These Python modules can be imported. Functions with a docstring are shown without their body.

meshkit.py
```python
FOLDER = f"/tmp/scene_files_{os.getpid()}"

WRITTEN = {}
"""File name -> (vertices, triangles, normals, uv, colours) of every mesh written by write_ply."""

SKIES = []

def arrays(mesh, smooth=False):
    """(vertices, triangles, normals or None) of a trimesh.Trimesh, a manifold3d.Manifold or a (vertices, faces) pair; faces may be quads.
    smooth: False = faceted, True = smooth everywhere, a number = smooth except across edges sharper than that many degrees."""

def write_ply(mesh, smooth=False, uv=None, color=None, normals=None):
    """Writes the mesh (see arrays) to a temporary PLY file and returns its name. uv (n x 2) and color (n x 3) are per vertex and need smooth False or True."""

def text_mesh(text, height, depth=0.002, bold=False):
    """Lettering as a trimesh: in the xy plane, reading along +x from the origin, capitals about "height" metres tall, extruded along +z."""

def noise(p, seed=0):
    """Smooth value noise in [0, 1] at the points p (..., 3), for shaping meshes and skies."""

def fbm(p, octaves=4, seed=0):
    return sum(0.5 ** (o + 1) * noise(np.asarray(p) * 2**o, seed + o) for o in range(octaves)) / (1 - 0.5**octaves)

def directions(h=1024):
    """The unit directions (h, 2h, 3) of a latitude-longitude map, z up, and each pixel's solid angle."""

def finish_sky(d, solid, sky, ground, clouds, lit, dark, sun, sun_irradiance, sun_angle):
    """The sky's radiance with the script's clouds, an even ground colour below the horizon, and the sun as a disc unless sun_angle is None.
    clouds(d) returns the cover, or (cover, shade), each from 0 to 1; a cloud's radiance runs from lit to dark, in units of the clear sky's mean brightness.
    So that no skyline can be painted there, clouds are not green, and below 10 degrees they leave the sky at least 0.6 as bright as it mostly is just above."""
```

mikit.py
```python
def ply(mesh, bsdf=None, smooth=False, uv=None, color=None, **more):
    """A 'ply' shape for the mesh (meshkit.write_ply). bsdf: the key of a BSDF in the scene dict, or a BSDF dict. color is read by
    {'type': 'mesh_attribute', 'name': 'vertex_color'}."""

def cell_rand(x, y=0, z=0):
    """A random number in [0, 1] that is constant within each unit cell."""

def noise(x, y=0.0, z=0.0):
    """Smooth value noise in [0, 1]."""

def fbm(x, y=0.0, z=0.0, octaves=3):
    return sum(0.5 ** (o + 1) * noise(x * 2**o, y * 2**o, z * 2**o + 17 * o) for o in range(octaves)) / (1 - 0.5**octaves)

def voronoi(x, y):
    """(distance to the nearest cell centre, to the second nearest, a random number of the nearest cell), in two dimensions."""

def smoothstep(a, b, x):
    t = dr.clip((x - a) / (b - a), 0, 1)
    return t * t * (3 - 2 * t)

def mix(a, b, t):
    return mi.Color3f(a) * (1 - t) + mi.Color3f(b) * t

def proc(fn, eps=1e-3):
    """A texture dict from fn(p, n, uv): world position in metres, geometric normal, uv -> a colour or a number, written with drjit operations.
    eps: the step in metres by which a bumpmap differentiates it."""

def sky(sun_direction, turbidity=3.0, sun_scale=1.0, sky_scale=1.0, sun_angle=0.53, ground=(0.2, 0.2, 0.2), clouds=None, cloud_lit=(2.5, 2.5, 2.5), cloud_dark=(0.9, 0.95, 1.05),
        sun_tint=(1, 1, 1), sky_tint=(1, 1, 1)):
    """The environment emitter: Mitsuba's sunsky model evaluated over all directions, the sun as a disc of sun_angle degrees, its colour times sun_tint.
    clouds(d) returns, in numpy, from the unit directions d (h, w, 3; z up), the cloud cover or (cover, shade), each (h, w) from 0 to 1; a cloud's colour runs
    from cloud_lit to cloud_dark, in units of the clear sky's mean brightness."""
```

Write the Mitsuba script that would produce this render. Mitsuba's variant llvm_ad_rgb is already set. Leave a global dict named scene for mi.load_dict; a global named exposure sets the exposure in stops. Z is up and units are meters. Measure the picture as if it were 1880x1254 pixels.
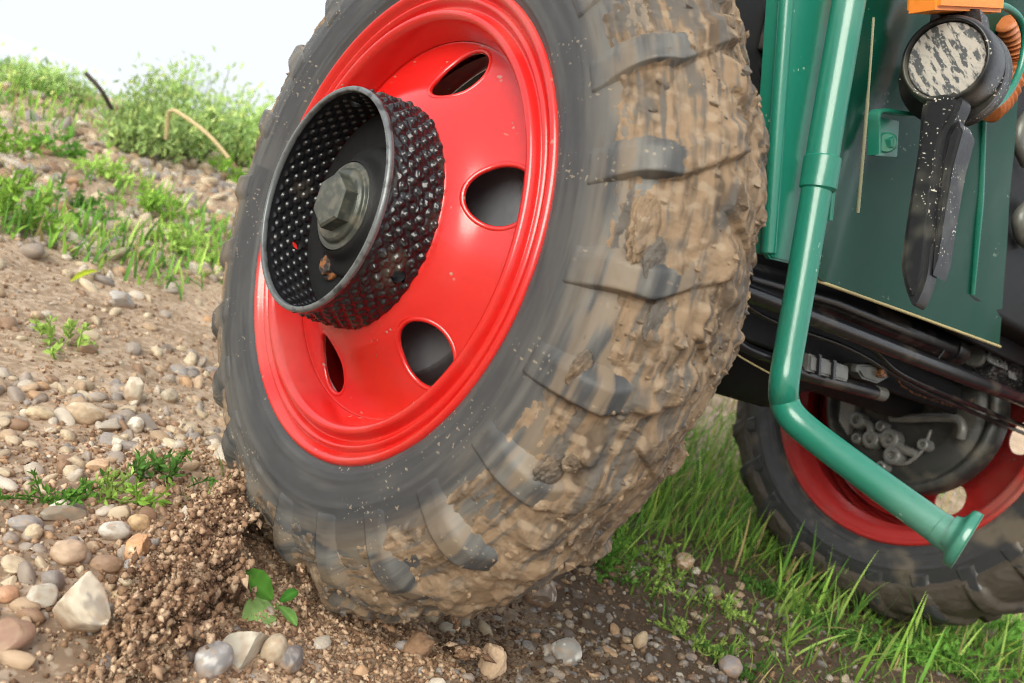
import math
import numpy as np
import trimesh
import manifold3d as m3
import drjit as dr
import mitsuba as mi
import meshkit
import mikit
from mikit import proc, ply, fbm, noise, smoothstep, mix
from shapely.geometry import Polygon

T = mi.ScalarTransform4f
scene, labels = {}, {}

# ------------------------------------------------------------------ camera, sky, exposure
CAMERA_TO_WORLD = [[-0.728805, -0.203285, 0.653848, -0.576437], [0.585366, 0.31043, 0.748986, -0.941541], [-0.355232, 0.928606, -0.107247, 0.462344], [0.0, 0.0, 0.0, 1.0]]
scene['camera'] = {'type': 'thinlens', 'fov': 55.1491, 'fov_axis': 'x', 'near_clip': 0.02, 'far_clip': 400.0,
                   'aperture_radius': 0.0027, 'focus_distance': 1.08, 'to_world': T(CAMERA_TO_WORLD)}
# a white overcast sky with a soft brighter patch where the sun stands
scene['sky'] = mikit.sky([-0.78, -0.50, 0.50], turbidity=3.0, sun_scale=0.70, sun_angle=46.0, sun_tint=(0.78, 0.97, 1.28), clouds=lambda d: 1.0,
                         cloud_lit=(1.70, 1.79, 1.89), ground=(0.61, 0.635, 0.67))
labels['sky'] = {'label': 'white overcast sky', 'kind': 'structure'}
exposure = 2.60

# ------------------------------------------------------------------ helpers
rng = np.random.default_rng(7)
WHEEL = T().translate([0, 0, 0.42])                                      # wheel frame: axle along x, hub face at x = 0
_c, _s = math.cos(math.radians(12)), math.sin(math.radians(12))
TRUCK = T([[1, 0, 0, 0], [0, _c, _s, 0], [0, -_s, _c, 0.42], [0, 0, 0, 1]])  # truck frame: the body leans back 12 degrees


def numbered(key):
    if key not in scene and key not in labels:
        return key
    n = 1
    while f'{key}_{n:03d}' in scene or f'{key}_{n:03d}' in labels:
        n += 1
    return f'{key}_{n:03d}'


def thing(name, label=None, category=None, group=None, kind=None):
    key = numbered(name)
    labels[key] = {k: v for k, v in (('label', label), ('category', category), ('group', group), ('kind', kind)) if v}
    return key


def part(parent, name, mesh, bsdf, smooth=30, to_world=None, label=None, kind=None, **more):
    key = numbered(f'{parent}__{name}')
    if to_world is not None:
        more['to_world'] = to_world
    scene[key] = mesh if isinstance(mesh, dict) else ply(mesh, bsdf, smooth, **more)
    extra = {k: v for k, v in (('label', label), ('kind', kind)) if v}
    if extra:
        labels[key] = extra
    return key


def single(name, mesh, bsdf, label, category=None, group=None, kind=None, smooth=30, **more):
    key = thing(name, label, category, group, kind)
    scene[key] = ply(mesh, bsdf, smooth, **more)
    return key


def lin(r, g, b):
    c = np.array([r, g, b]) / 255.0
    return np.where(c > 0.04045, ((c + 0.055) / 1.055) ** 2.4, c / 12.92)


def grid_faces(n, m, wrap=False):
    """Triangles of an n x m grid of vertices (m runs fastest); wrap joins the last row to the first."""
    i = np.arange(n if wrap else n - 1)[:, None]
    j = np.arange(m - 1)[None]
    a, b = i * m + j, ((i + 1) % n) * m + j
    q = np.stack([a, b, b + 1, a + 1], -1).reshape(-1, 4)
    return np.vstack([q[:, [0, 1, 2]], q[:, [0, 2, 3]]])


def mesh_of(v, f):
    return trimesh.Trimesh(v, f, process=False)


def smooth_path(points, per=8):
    p = np.asarray(points, float)
    q = np.vstack([2 * p[0] - p[1], p, 2 * p[-1] - p[-2]])
    out = []
    for k in range(1, len(q) - 2):
        for t in np.linspace(0, 1, per, endpoint=False):
            a, b, c, d = q[k - 1:k + 3]
            out.append(0.5 * (2 * b + (c - a) * t + (2 * a - 5 * b + 4 * c - d) * t * t + (3 * b - a - 3 * c + d) * t ** 3))
    return np.array(out + [p[-1]])


def tube(points, radius, seg=20, caps=True):
    """A round bar along the points; radius may vary per point. Its ends are slightly rounded off."""
    p = np.asarray(points, float)
    r = np.broadcast_to(radius, len(p)).astype(float)
    d = np.gradient(p, axis=0)
    d /= np.linalg.norm(d, axis=1, keepdims=True)
    a = np.cross(d[0], [0.31, 0.2, 0.93])
    a /= np.linalg.norm(a)
    rings = []
    ang = np.linspace(0, 2 * np.pi, seg, endpoint=False)
    for k in range(len(p)):
        a = a - d[k] * (a @ d[k])
        a /= np.linalg.norm(a)
        b = np.cross(d[k], a)
        rings.append(p[k] + r[k] * (np.cos(ang)[:, None] * a + np.sin(ang)[:, None] * b))
    if caps:
        e0 = p[0] + (rings[0] - p[0]) * 0.86 - d[0] * r[0] * 0.14
        e1 = p[-1] + (rings[-1] - p[-1]) * 0.86 + d[-1] * r[-1] * 0.14
        rings = [e0] + rings + [e1]
    n = len(rings)
    v = np.vstack(rings)
    i, j = np.arange(n - 1)[:, None], np.arange(seg)[None]
    A, B, C, D = i * seg + j, i * seg + (j + 1) % seg, (i + 1) * seg + (j + 1) % seg, (i + 1) * seg + j
    q = np.stack([A, B, C, D], -1).reshape(-1, 4)
    f = [np.vstack([q[:, [0, 1, 2]], q[:, [0, 2, 3]]])]
    if caps:
        v = np.vstack([v, rings[0].mean(0), rings[-1].mean(0)])
        j = np.arange(seg)
        f += [np.stack([(j + 1) % seg, j, j * 0 + n * seg], 1), np.stack([(n - 1) * seg + j, (n - 1) * seg + (j + 1) % seg, j * 0 + n * seg + 1], 1)]
    return mesh_of(v, np.vstack(f))


def lathe(profile, n=160, closed=False):
    """Revolves (a, r) pairs about the x axis."""
    p = np.asarray(profile, float)
    if closed:
        p = np.vstack([p, p[:1]])
    t = np.linspace(0, 2 * np.pi, n, endpoint=False)
    v = np.stack([np.broadcast_to(p[:, 0], (n, len(p))), p[:, 1] * np.cos(t)[:, None], p[:, 1] * np.sin(t)[:, None]], -1).reshape(-1, 3)
    m = mesh_of(v, grid_faces(n, len(p), True))
    if closed and m.volume < 0:
        m.invert()
    return m


def rounded_box(lo, hi, r=0.003):
    lo, hi = np.asarray(lo, float), np.asarray(hi, float)
    s = m3.Manifold.sphere(r, 12)
    pts = [s.translate([x, y, z]) for x in (lo[0] + r, hi[0] - r) for y in (lo[1] + r, hi[1] - r) for z in (lo[2] + r, hi[2] - r)]
    return m3.Manifold.batch_hull(pts)


def to_mesh(man):
    m = man.to_mesh()
    return trimesh.Trimesh(np.array(m.vert_properties[:, :3]), np.array(m.tri_verts), process=False)


def plate(outline, y0, y1, bevel=0.0015):
    """An outline in the truck's x-z plane made solid from y0 to y1, its front and back edges bevelled."""
    pg = Polygon(outline).buffer(0)
    inner = pg.buffer(-bevel)
    inner = max(getattr(inner, 'geoms', [inner]), key=lambda g: g.area)

    def slab(g, a, b):
        m = trimesh.creation.extrude_polygon(g, b - a, engine='earcut')
        v = m.vertices
        return m3.Manifold(m3.Mesh(np.ascontiguousarray(np.stack([v[:, 0], v[:, 1], v[:, 2] + a], 1), dtype=np.float32), np.ascontiguousarray(m.faces, dtype=np.uint32)))

    def turn(m):
        v, f = m.vertices, m.faces
        return mesh_of(np.stack([v[:, 0], v[:, 2], v[:, 1]], 1), f[:, ::-1])

    if bevel <= 0:
        return turn(to_mesh(slab(pg, y0, y1)))
    body = slab(pg, y0 + bevel, y1 - bevel) + slab(inner, y0, y1)
    return turn(to_mesh(body))


def prism_hex(center, axis, r, h, turn=0.2):
    """A hexagon head with a chamfered face."""
    axis = np.asarray(axis, float) / np.linalg.norm(axis)
    a = np.cross(axis, [0.2, 0.3, 0.9])
    a /= np.linalg.norm(a)
    b = np.cross(axis, a)
    t = np.arange(6) * np.pi / 3 + turn
    ring = np.cos(t)[:, None] * a + np.sin(t)[:, None] * b
    v = np.vstack([np.asarray(center) + ring * r, np.asarray(center) + ring * r + axis * h * 0.88, np.asarray(center) + ring * r * 0.9 + axis * h])
    return trimesh.convex.convex_hull(v)


def merge(*meshes):
    return trimesh.util.concatenate([m if isinstance(m, trimesh.Trimesh) else to_mesh(m) for m in meshes])


# ------------------------------------------------------------------ materials
def principled(color, rough=0.5, **more):
    return {'type': 'twosided', 'bsdf': {'type': 'principled', 'base_color': color if isinstance(color, dict) else {'type': 'rgb', 'value': [float(c) for c in color]}, 'roughness': rough, **more}}


VERTEX = {'type': 'mesh_attribute', 'name': 'vertex_color'}


def paint(base, dirt, amount, scale=38.0):
    """Gloss paint with thin dust and small mud specks."""
    def fn(p, n, uv):
        film = smoothstep(0.50, 0.85, fbm(p.x * 9, p.y * 9, p.z * 9, 3)) * amount
        speck = smoothstep(0.775, 0.80, noise(p.x * scale * 6, p.y * scale * 6, p.z * scale * 6)) * smoothstep(0.76, 0.84, noise(p.x * scale, p.y * scale, p.z * scale))
        return mix(mix(base, dirt, film), dirt, speck * 0.85)
    return fn


MUD = (0.30, 0.205, 0.125)
scene['red_paint'] = {'type': 'twosided', 'bsdf': {'type': 'principled', 'base_color': proc(paint((0.50, 0.009, 0.007), (0.36, 0.17, 0.13), 0.22)), 'roughness': 0.20, 'specular': 0.6, 'clearcoat': 1.0, 'clearcoat_gloss': 0.95}}
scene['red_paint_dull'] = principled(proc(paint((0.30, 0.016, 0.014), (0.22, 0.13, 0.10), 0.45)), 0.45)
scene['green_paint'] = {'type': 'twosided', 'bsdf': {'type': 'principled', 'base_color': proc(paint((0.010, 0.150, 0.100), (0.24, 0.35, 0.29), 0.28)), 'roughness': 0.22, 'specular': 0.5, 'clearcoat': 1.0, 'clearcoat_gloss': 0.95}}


def black_fn(p, n, uv):
    wear = smoothstep(0.52, 0.80, fbm(p.x * 24, p.y * 24, p.z * 24, 4))
    return mix((0.010, 0.010, 0.012), (0.062, 0.052, 0.042), wear * 0.75)


scene['black_paint'] = principled(proc(black_fn), 0.24, specular=0.6)
scene['black_dull'] = principled((0.010, 0.010, 0.011), 0.6, specular=0.3)
scene['grey_metal'] = principled(proc(lambda p, n, uv: mix((0.10, 0.105, 0.10), (0.17, 0.165, 0.14), fbm(p.x * 60, p.y * 60, p.z * 60, 3))), 0.42, metallic=0.35)
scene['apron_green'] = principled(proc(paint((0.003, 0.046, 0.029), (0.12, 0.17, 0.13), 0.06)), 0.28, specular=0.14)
scene['worn_lip'] = principled(proc(lambda p, n, uv: mix((0.14, 0.15, 0.155), (0.05, 0.05, 0.052), smoothstep(0.5, 0.75, fbm(p.x * 70, p.y * 70, p.z * 70, 3)))), 0.3, metallic=0.3)
scene['rubber_black'] = principled(proc(lambda p, n, uv: mix((0.030, 0.030, 0.032), (0.11, 0.09, 0.068), smoothstep(0.52, 0.75, fbm(p.x * 14, p.y * 14, p.z * 14, 4)))), 0.34, specular=0.5)
scene['brake_grey'] = principled(proc(lambda p, n, uv: mix((0.13, 0.138, 0.135), (0.22, 0.21, 0.195), fbm(p.x * 60, p.y * 60, p.z * 60, 3))), 0.4, metallic=0.2)
scene['bolt_steel'] = principled(proc(lambda p, n, uv: mix((0.060, 0.066, 0.058), (0.13, 0.125, 0.10), smoothstep(0.4, 0.75, fbm(p.x * 90, p.y * 90, p.z * 90, 3)))), 0.34, metallic=0.3)
scene['olive_edge'] = principled((0.15, 0.14, 0.07), 0.5)
scene['drum_grey'] = principled((0.11, 0.115, 0.125), 0.5)
scene['edge_metal'] = principled((0.36, 0.29, 0.13), 0.5)
scene['orange_paint'] = principled((0.78, 0.23, 0.03), 0.42)
scene['copper_hose'] = principled((0.42, 0.13, 0.04), 0.45)
scene['rust'] = principled(proc(lambda p, n, uv: mix((0.030, 0.024, 0.022), (0.26, 0.10, 0.035), smoothstep(0.45, 0.65, fbm(p.x * 160, p.y * 160, p.z * 160, 3)))), 0.6)
scene['cast_highlight'] = principled((0.15, 0.15, 0.15), 0.35)  # lighter tone paints in the highlights that pick out the raised characters


def hook_face_fn(p, n, uv):
    chips = smoothstep(0.44, 0.58, fbm(p.x * 60, p.y * 60 + p.z * 60, (p.z - p.y) * 150, 4))
    grit = smoothstep(0.66, 0.72, noise(p.x * 420, p.y * 420, p.z * 420))
    return mix(mix((0.42, 0.385, 0.34), (0.075, 0.08, 0.085), chips), (0.34, 0.32, 0.29), grit * 0.7)


scene['flaked_face'] = principled(proc(hook_face_fn), 0.6)


def forged_fn(p, n, uv):
    speck = smoothstep(0.80, 0.85, noise(p.x * 420, p.y * 420, p.z * 420)) * smoothstep(0.50, 0.70, noise(p.x * 38, p.y * 38, p.z * 38))
    dust = smoothstep(0.50, 0.75, fbm(p.x * 22 + 5, p.y * 22, p.z * 22, 3))
    return mix(mix((0.012, 0.012, 0.014), (0.075, 0.072, 0.058), dust), (0.60, 0.56, 0.48), speck)


scene['forged_black'] = principled(proc(forged_fn), 0.36)


def rubber_fn(p, n, uv):
    """Tyre rubber with a dried film of dust; uv.x runs once round the tyre, uv.y across it from bead to bead."""
    ang, across = uv.x * 24.0, uv.y
    streak = fbm(ang * 1.1, across * 46.0, 0.0, 4)
    cloud = fbm(ang * 0.8 + 9, across * 9.0, 3.0, 3)
    film = smoothstep(0.36, 0.72, 0.5 * streak + 0.5 * cloud)
    out = smoothstep(0.10, 0.30, across) * smoothstep(0.94, 0.7, across)
    c = mix((0.045, 0.046, 0.049), (0.150, 0.141, 0.126), film * (0.25 + 0.75 * out))
    brown = smoothstep(0.46, 0.62, fbm(ang * 1.3 + 4, across * 26.0, 8.0, 4)) * smoothstep(0.14, 0.34, across)
    c = mix(c, (0.19, 0.142, 0.098), brown * 0.85)
    speck = smoothstep(0.80, 0.83, noise(p.x * 300, p.y * 300, p.z * 300)) * smoothstep(0.55, 0.7, noise(p.x * 30, p.y * 30, p.z * 30))
    return mix(c, (0.30, 0.24, 0.17), speck * 0.6)


scene['rubber'] = principled(proc(rubber_fn), 0.50, specular=0.4)


def mud_fn(p, n, uv):
    streak = fbm(uv.x * 58.0, uv.y * 85.0, 0.0, 4)
    patch = fbm(p.x * 22, p.y * 22, p.z * 22, 4)
    wet = smoothstep(0.42, 0.66, 0.45 * streak + 0.55 * patch)
    c = mix((0.232, 0.160, 0.102), (0.100, 0.072, 0.050), wet)
    c = mix(c, (0.30, 0.23, 0.165), smoothstep(0.56, 0.8, noise(p.x * 120, p.y * 120, p.z * 120)) * 0.6)
    grey = smoothstep(0.48, 0.64, 0.6 * fbm(uv.x * 40.0 + 7, uv.y * 75.0, 5.0, 4) + 0.4 * fbm(p.x * 30 + 3, p.y * 30, p.z * 30, 3))
    return mix(c, (0.092, 0.086, 0.080), grey * 0.85)


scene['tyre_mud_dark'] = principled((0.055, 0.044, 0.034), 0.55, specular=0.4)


def grit_fn(p, n, uv):
    return fbm(p.x * 420, p.y * 420, p.z * 420, 3) * 0.0013 + noise(p.x * 140, p.y * 140, p.z * 140) * 0.0014


scene['tyre_mud'] = {'type': 'twosided', 'bsdf': {'type': 'bumpmap', 'grit': proc(grit_fn, 0.0006), 'scale': 1.0,
                     'bsdf': {'type': 'principled', 'base_color': proc(mud_fn), 'roughness': 0.8, 'specular': 0.22}}}
scene['stone_mineral'] = principled(VERTEX, 0.55, specular=0.35)
scene['soil_crumb'] = principled(VERTEX, 0.9, specular=0.1)
scene['leaf_green'] = {'type': 'principledthin', 'base_color': VERTEX, 'roughness': 0.45, 'diff_trans': 0.7, 'spec_trans': 0.0}


def soil_fn(p, n, uv):
    big = fbm(p.x * 2.2, p.y * 2.2, 1.0, 4)
    mid = fbm(p.x * 17, p.y * 17, 2.0, 4)
    fine = fbm(p.x * 120, p.y * 120, 3.0, 3)
    c = mix((0.40, 0.290, 0.205), (0.235, 0.160, 0.107), smoothstep(0.30, 0.70, 0.5 * big + 0.5 * mid))
    c = mix(c, (0.44, 0.36, 0.285), smoothstep(0.50, 0.75, fine) * 0.6)
    c = mix(c, (0.18, 0.135, 0.098), smoothstep(0.55, 0.30, fine) * 0.5)
    wet = smoothstep(0.12, 0.50, p.x - 0.28 * p.y + 0.25 * (big - 0.5)) * smoothstep(2.6, 1.4, p.x + p.y)   # darker earth beside and under the truck
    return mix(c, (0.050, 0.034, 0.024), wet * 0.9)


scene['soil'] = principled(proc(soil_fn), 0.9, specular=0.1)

# ------------------------------------------------------------------ ground
def sstep(a, b, x):
    t = np.clip((x - a) / (b - a), 0, 1)
    return t * t * (3 - 2 * t)


def terrain_broad(x, y):
    """The ground's large shape: level where the truck stands, a bank rising away from it, falling off behind the crest."""
    d = 0.18 * x + y
    crest = np.clip(0.27 + 0.06 * x, 0.15, 0.6)
    h = crest * sstep(0.15, 3.4, d) + 0.02 * sstep(3.0, 3.8, d)
    h = h - 0.16 * np.maximum(d - 3.9, 0) * sstep(3.7, 5.0, d)
    h = h - 0.10 * sstep(-0.3, -2.5, d)                                     # falls away towards the viewer
    return np.maximum(h, -22.0)


def terrain(x, y, fine=True):
    p = np.stack([x, y, x * 0], -1)
    h = terrain_broad(x, y)
    h = h + 0.05 * (meshkit.fbm(p * 1.7 + 3.1, 3, 11) - 0.5) * sstep(0.25, 1.2, np.hypot(x - 0.1, y))
    h = h + 0.020 * (meshkit.fbm(p * 9.0, 3, 5) - 0.5)
    # the wheel stands in a shallow hollow and has pushed soil up behind it
    h = h - 0.018 * np.exp(-((x - 0.11) / 0.13) ** 2 - ((y + 0.03) / 0.22) ** 2)
    h = h + 0.045 * np.exp(-((x - 0.03) / 0.10) ** 2 - ((y - 0.23) / 0.10) ** 2)
    h = h + 0.025 * np.exp(-((x + 0.10) / 0.10) ** 2 - ((y - 0.10) / 0.12) ** 2)
    if fine:
        near = np.exp(-(np.hypot(x, y) / 1.6) ** 2)
        h = h + 0.009 * near * (meshkit.fbm(p * 45.0, 3, 7) - 0.5)
    return h



K, SPAN, NG = 7.3, 150.0, 660
_u = np.linspace(-1, 1, NG)
_w = SPAN * np.sinh(K * _u) / math.sinh(K)
gx, gy = np.meshgrid(0.15 + _w, 0.15 + _w, indexing='ij')
gz = terrain(gx, gy)
ground_v = np.stack([gx, gy, gz], -1).reshape(-1, 3)
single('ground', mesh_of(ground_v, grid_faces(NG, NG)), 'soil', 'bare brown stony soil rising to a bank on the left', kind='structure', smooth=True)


def on_ground(x, y):
    return terrain(np.asarray(x, float), np.asarray(y, float))


# ------------------------------------------------------------------ the tyre surface, shared by both front wheels
PROFILE = np.array([(0.006, .266), (-0.003, .283), (-0.010, .308), (-0.011, .333), (-0.004, .360), (0.010, .379), (0.033, .391), (0.062, .397),
                    (.090, .399), (.118, .397), (.147, .391), (.170, .379), (.184, .360), (.191, .333), (.190, .308), (.183, .283), (.174, .266)])
PROFILE[:, 0] *= 0.84
_fine = smooth_path(PROFILE, 24)
_len = np.r_[0, np.cumsum(np.linalg.norm(np.diff(_fine, axis=0), axis=1))]
S_ALL = _len[-1]
_tan = np.gradient(_fine, axis=0)
_tan /= np.linalg.norm(_tan, axis=1, keepdims=True)
_nor = np.stack([-_tan[:, 1], _tan[:, 0]], 1)


def tyre_point(theta, s, h):
    """A point h metres above the carcass at angle theta and distance s across the profile."""
    a = np.interp(s, _len, _fine[:, 0]) + np.interp(s, _len, _nor[:, 0]) * h
    r = np.interp(s, _len, _fine[:, 1]) + np.interp(s, _len, _nor[:, 1]) * h
    return np.stack([a, r * np.cos(theta), r * np.sin(theta)], -1)


def s_at(r_or_a, near=True, radial=True):
    k = len(_fine) // 2
    if radial:
        return float(np.interp(r_or_a, _fine[:k, 1], _len[:k]))
    return float(np.interp(r_or_a, _fine[30:-30, 0], _len[30:-30]))


def sst(a, b, x):
    t = np.clip((x - a) / (b - a), 0, 1)
    return t * t * (3 - 2 * t)


PITCH = 2 * math.pi / 24
S0, S1 = s_at(0.322), s_at(0.090, radial=False)                             # a lug runs from the sidewall over the shoulder to past the middle
S_SH, S_MID = s_at(0.379), s_at(0.026, radial=False)


def lug_bend(s):
    """How far (radians) a lug's line has swung by s: straight down the shoulder, then slanting over the crown."""
    return -0.105 * np.clip((s - S_MID) / (S1 - S_MID), 0, 1) ** 1.0 - 0.012 * sst(S0, S_MID, s)


def lug_height(s):
    return 0.0022 + 0.0128 * sst(S0 + 0.012, S_SH + 0.016, s)


def lug_edge(w):
    """Across a lug: worn to a slope on its trailing side, still a step on the other."""
    return sst(-1.55, -0.35, w) * sst(1.0, 0.74, w)


def lug_mesh(theta0, mirror):
    ns, nw = 46, 24
    s = np.linspace(S0, S1, ns)[:, None]
    w = np.linspace(-1.55, 1, nw)[None]
    half = (0.060 - 0.012 * sst(S0, S_SH, s)) * (1 + 0 * w)
    th = theta0 + lug_bend(s) + half * w
    edge = lug_edge(w) * sst(S0, S0 + 0.006, s) * sst(S1, S1 - 0.008, s)
    jag = 0.0014 * (meshkit.fbm(np.stack([th * 40, s * 90 + 0 * th, 0 * th], -1), 3, 3) - 0.5)
    h = -0.003 + (lug_height(s) + 0.003) * edge + jag * edge
    ss = (S_ALL - s + 0 * th) if mirror else (s + 0 * th)
    v = tyre_point(th, ss, h).reshape(-1, 3)
    uv = np.stack([th / (2 * math.pi), ss / S_ALL], -1).reshape(-1, 2)
    f = grid_faces(ns, nw)
    m = mesh_of(v, f)
    out = (m.face_normals * (m.triangles_center * [0, 1, 1])).sum(1).mean()
    if out < 0:
        m = mesh_of(v, f[:, ::-1])
    return m, uv


def carcass_mesh(nt=540, ns=170):
    th = np.linspace(0, 2 * math.pi, nt)[:, None]
    s = np.linspace(0, S_ALL, ns)[None]
    q = np.stack([np.cos(th) * 9 + 0 * s, np.sin(th) * 9 + 0 * s, 40 * s + 0 * th], -1)
    h = 0.0020 * (meshkit.fbm(q, 3, 21) - 0.5)
    for rib, tall in ((0.283, 0.0016), (0.289, 0.0011), (0.318, 0.0009)):                  # moulded rings round the sidewall
        for at in (s_at(rib), S_ALL - s_at(rib)):
            h = h + tall * np.exp(-((s - at) / 0.0028) ** 2)
    v = tyre_point(th + 0 * s, s + 0 * th, h).reshape(-1, 3)
    f = grid_faces(nt, ns)
    m = mesh_of(v, f)
    if (m.face_normals * (m.triangles_center * [0, 1, 1])).sum() < 0:
        m = mesh_of(v, f[:, ::-1])
    return m, np.stack([th / (2 * math.pi) + 0 * s, s / S_ALL + 0 * th], -1).reshape(-1, 2)


def lug_field(th, s, first):
    """Height of the lugs above the carcass, for laying the mud over them."""
    out = np.zeros(np.broadcast(th, s).shape)
    for mirror, shift in ((False, 0.0), (True, 0.5)):
        q = S_ALL - s if mirror else s
        d = (th - first - lug_bend(q) - shift * PITCH) / PITCH
        d = (d - np.round(d)) * PITCH
        half = 0.060 - 0.012 * sst(S0, S_SH, q)
        out = np.maximum(out, lug_height(q) * lug_edge(d / half) * sst(S0, S0 + 0.006, q) * sst(S1, S1 - 0.008, q))
    return out


def mud_mesh(first, amount, seed, nt=1300, ns=112):
    """Wet soil packed between the lugs and smeared over them; it dips under the rubber where the rubber is bare."""
    th = np.linspace(0, 2 * math.pi, nt)[:, None]
    s = np.linspace(s_at(0.335), S_ALL - s_at(0.335), ns)[None]
    c, sn = np.cos(th), np.sin(th)
    ring = np.stack([c * 3.2 + 0 * s, sn * 3.2 + 0 * s, s * 22 + 0 * th], -1)
    streak = meshkit.fbm(np.stack([c * 11 + 0 * s, sn * 11 + 0 * s, s * 120 + 0 * th], -1), 4, seed)
    lump = meshkit.fbm(np.stack([c * 9.0 + 0 * s, sn * 9.0 + 0 * s, s * 24 + 0 * th], -1), 4, seed + 3)
    clot = sst(0.60, 0.72, meshkit.fbm(np.stack([c * 7.5 + 5 + 0 * s, sn * 7.5 + 0 * s, s * 20 + 0 * th], -1), 3, seed + 13))
    grain = meshkit.fbm(np.stack([c * 60 + 0 * s, sn * 60 + 0 * s, s * 190 + 0 * th], -1), 3, seed + 7)
    low = 0.5 - 0.5 * np.sin(th)                                             # more of it towards the ground
    inward = sst(0.000, 0.055, np.interp(s, _len, _fine[:, 0]))                # the outer shoulder is wiped clean, the crown is plastered
    inner = sst(0.20, 0.165, np.interp(s, _len, _fine[:, 0]))
    cover = amount * (0.35 + 0.65 * inward) * (0.62 + 0.5 * low)
    lug = lug_field(th, s, first)
    fill = 0.0150 * cover * inward + 0.020 * (lump - 0.48) * cover + 0.0035 * (streak - 0.52) + 0.008 * clot * cover
    smear = lug * (0.62 + 0.38 * inward) + 0.014 * (lump - 0.45 - 0.05 * (1 - inward)) * cover + 0.0035 * (streak - 0.50) + 0.007 * clot * cover - 0.0010 + 0.0035 * inward * amount * sst(0.35, 0.55, lump) + 0.0050 * amount * sst(S_MID, S1 - 0.01, np.minimum(s, S_ALL - s))
    h = np.maximum(fill, np.where(lug > 0.002, smear, -1)) + 0.0040 * (grain - 0.5)
    h = -0.004 + (h + 0.004) * sst(0, 0.02, s - s[0, 0]) * sst(0, 0.02, s[0, -1] - s)
    h[-1] = h[0]
    v = tyre_point(th + 0 * s, s + 0 * th, h).reshape(-1, 3)
    f = grid_faces(nt, ns)
    m = mesh_of(v, f)
    if (m.face_normals * (m.triangles_center * [0, 1, 1])).sum() < 0:
        m = mesh_of(v, f[:, ::-1])
    return m, np.stack([th / (2 * math.pi) + 0 * s, s / S_ALL + 0 * th], -1).reshape(-1, 2)


# ------------------------------------------------------------------ the truck: wheels
truck = thing('off_road_truck', 'green off road truck on muddy treaded tyres with glossy red steel wheels', 'truck')

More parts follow.
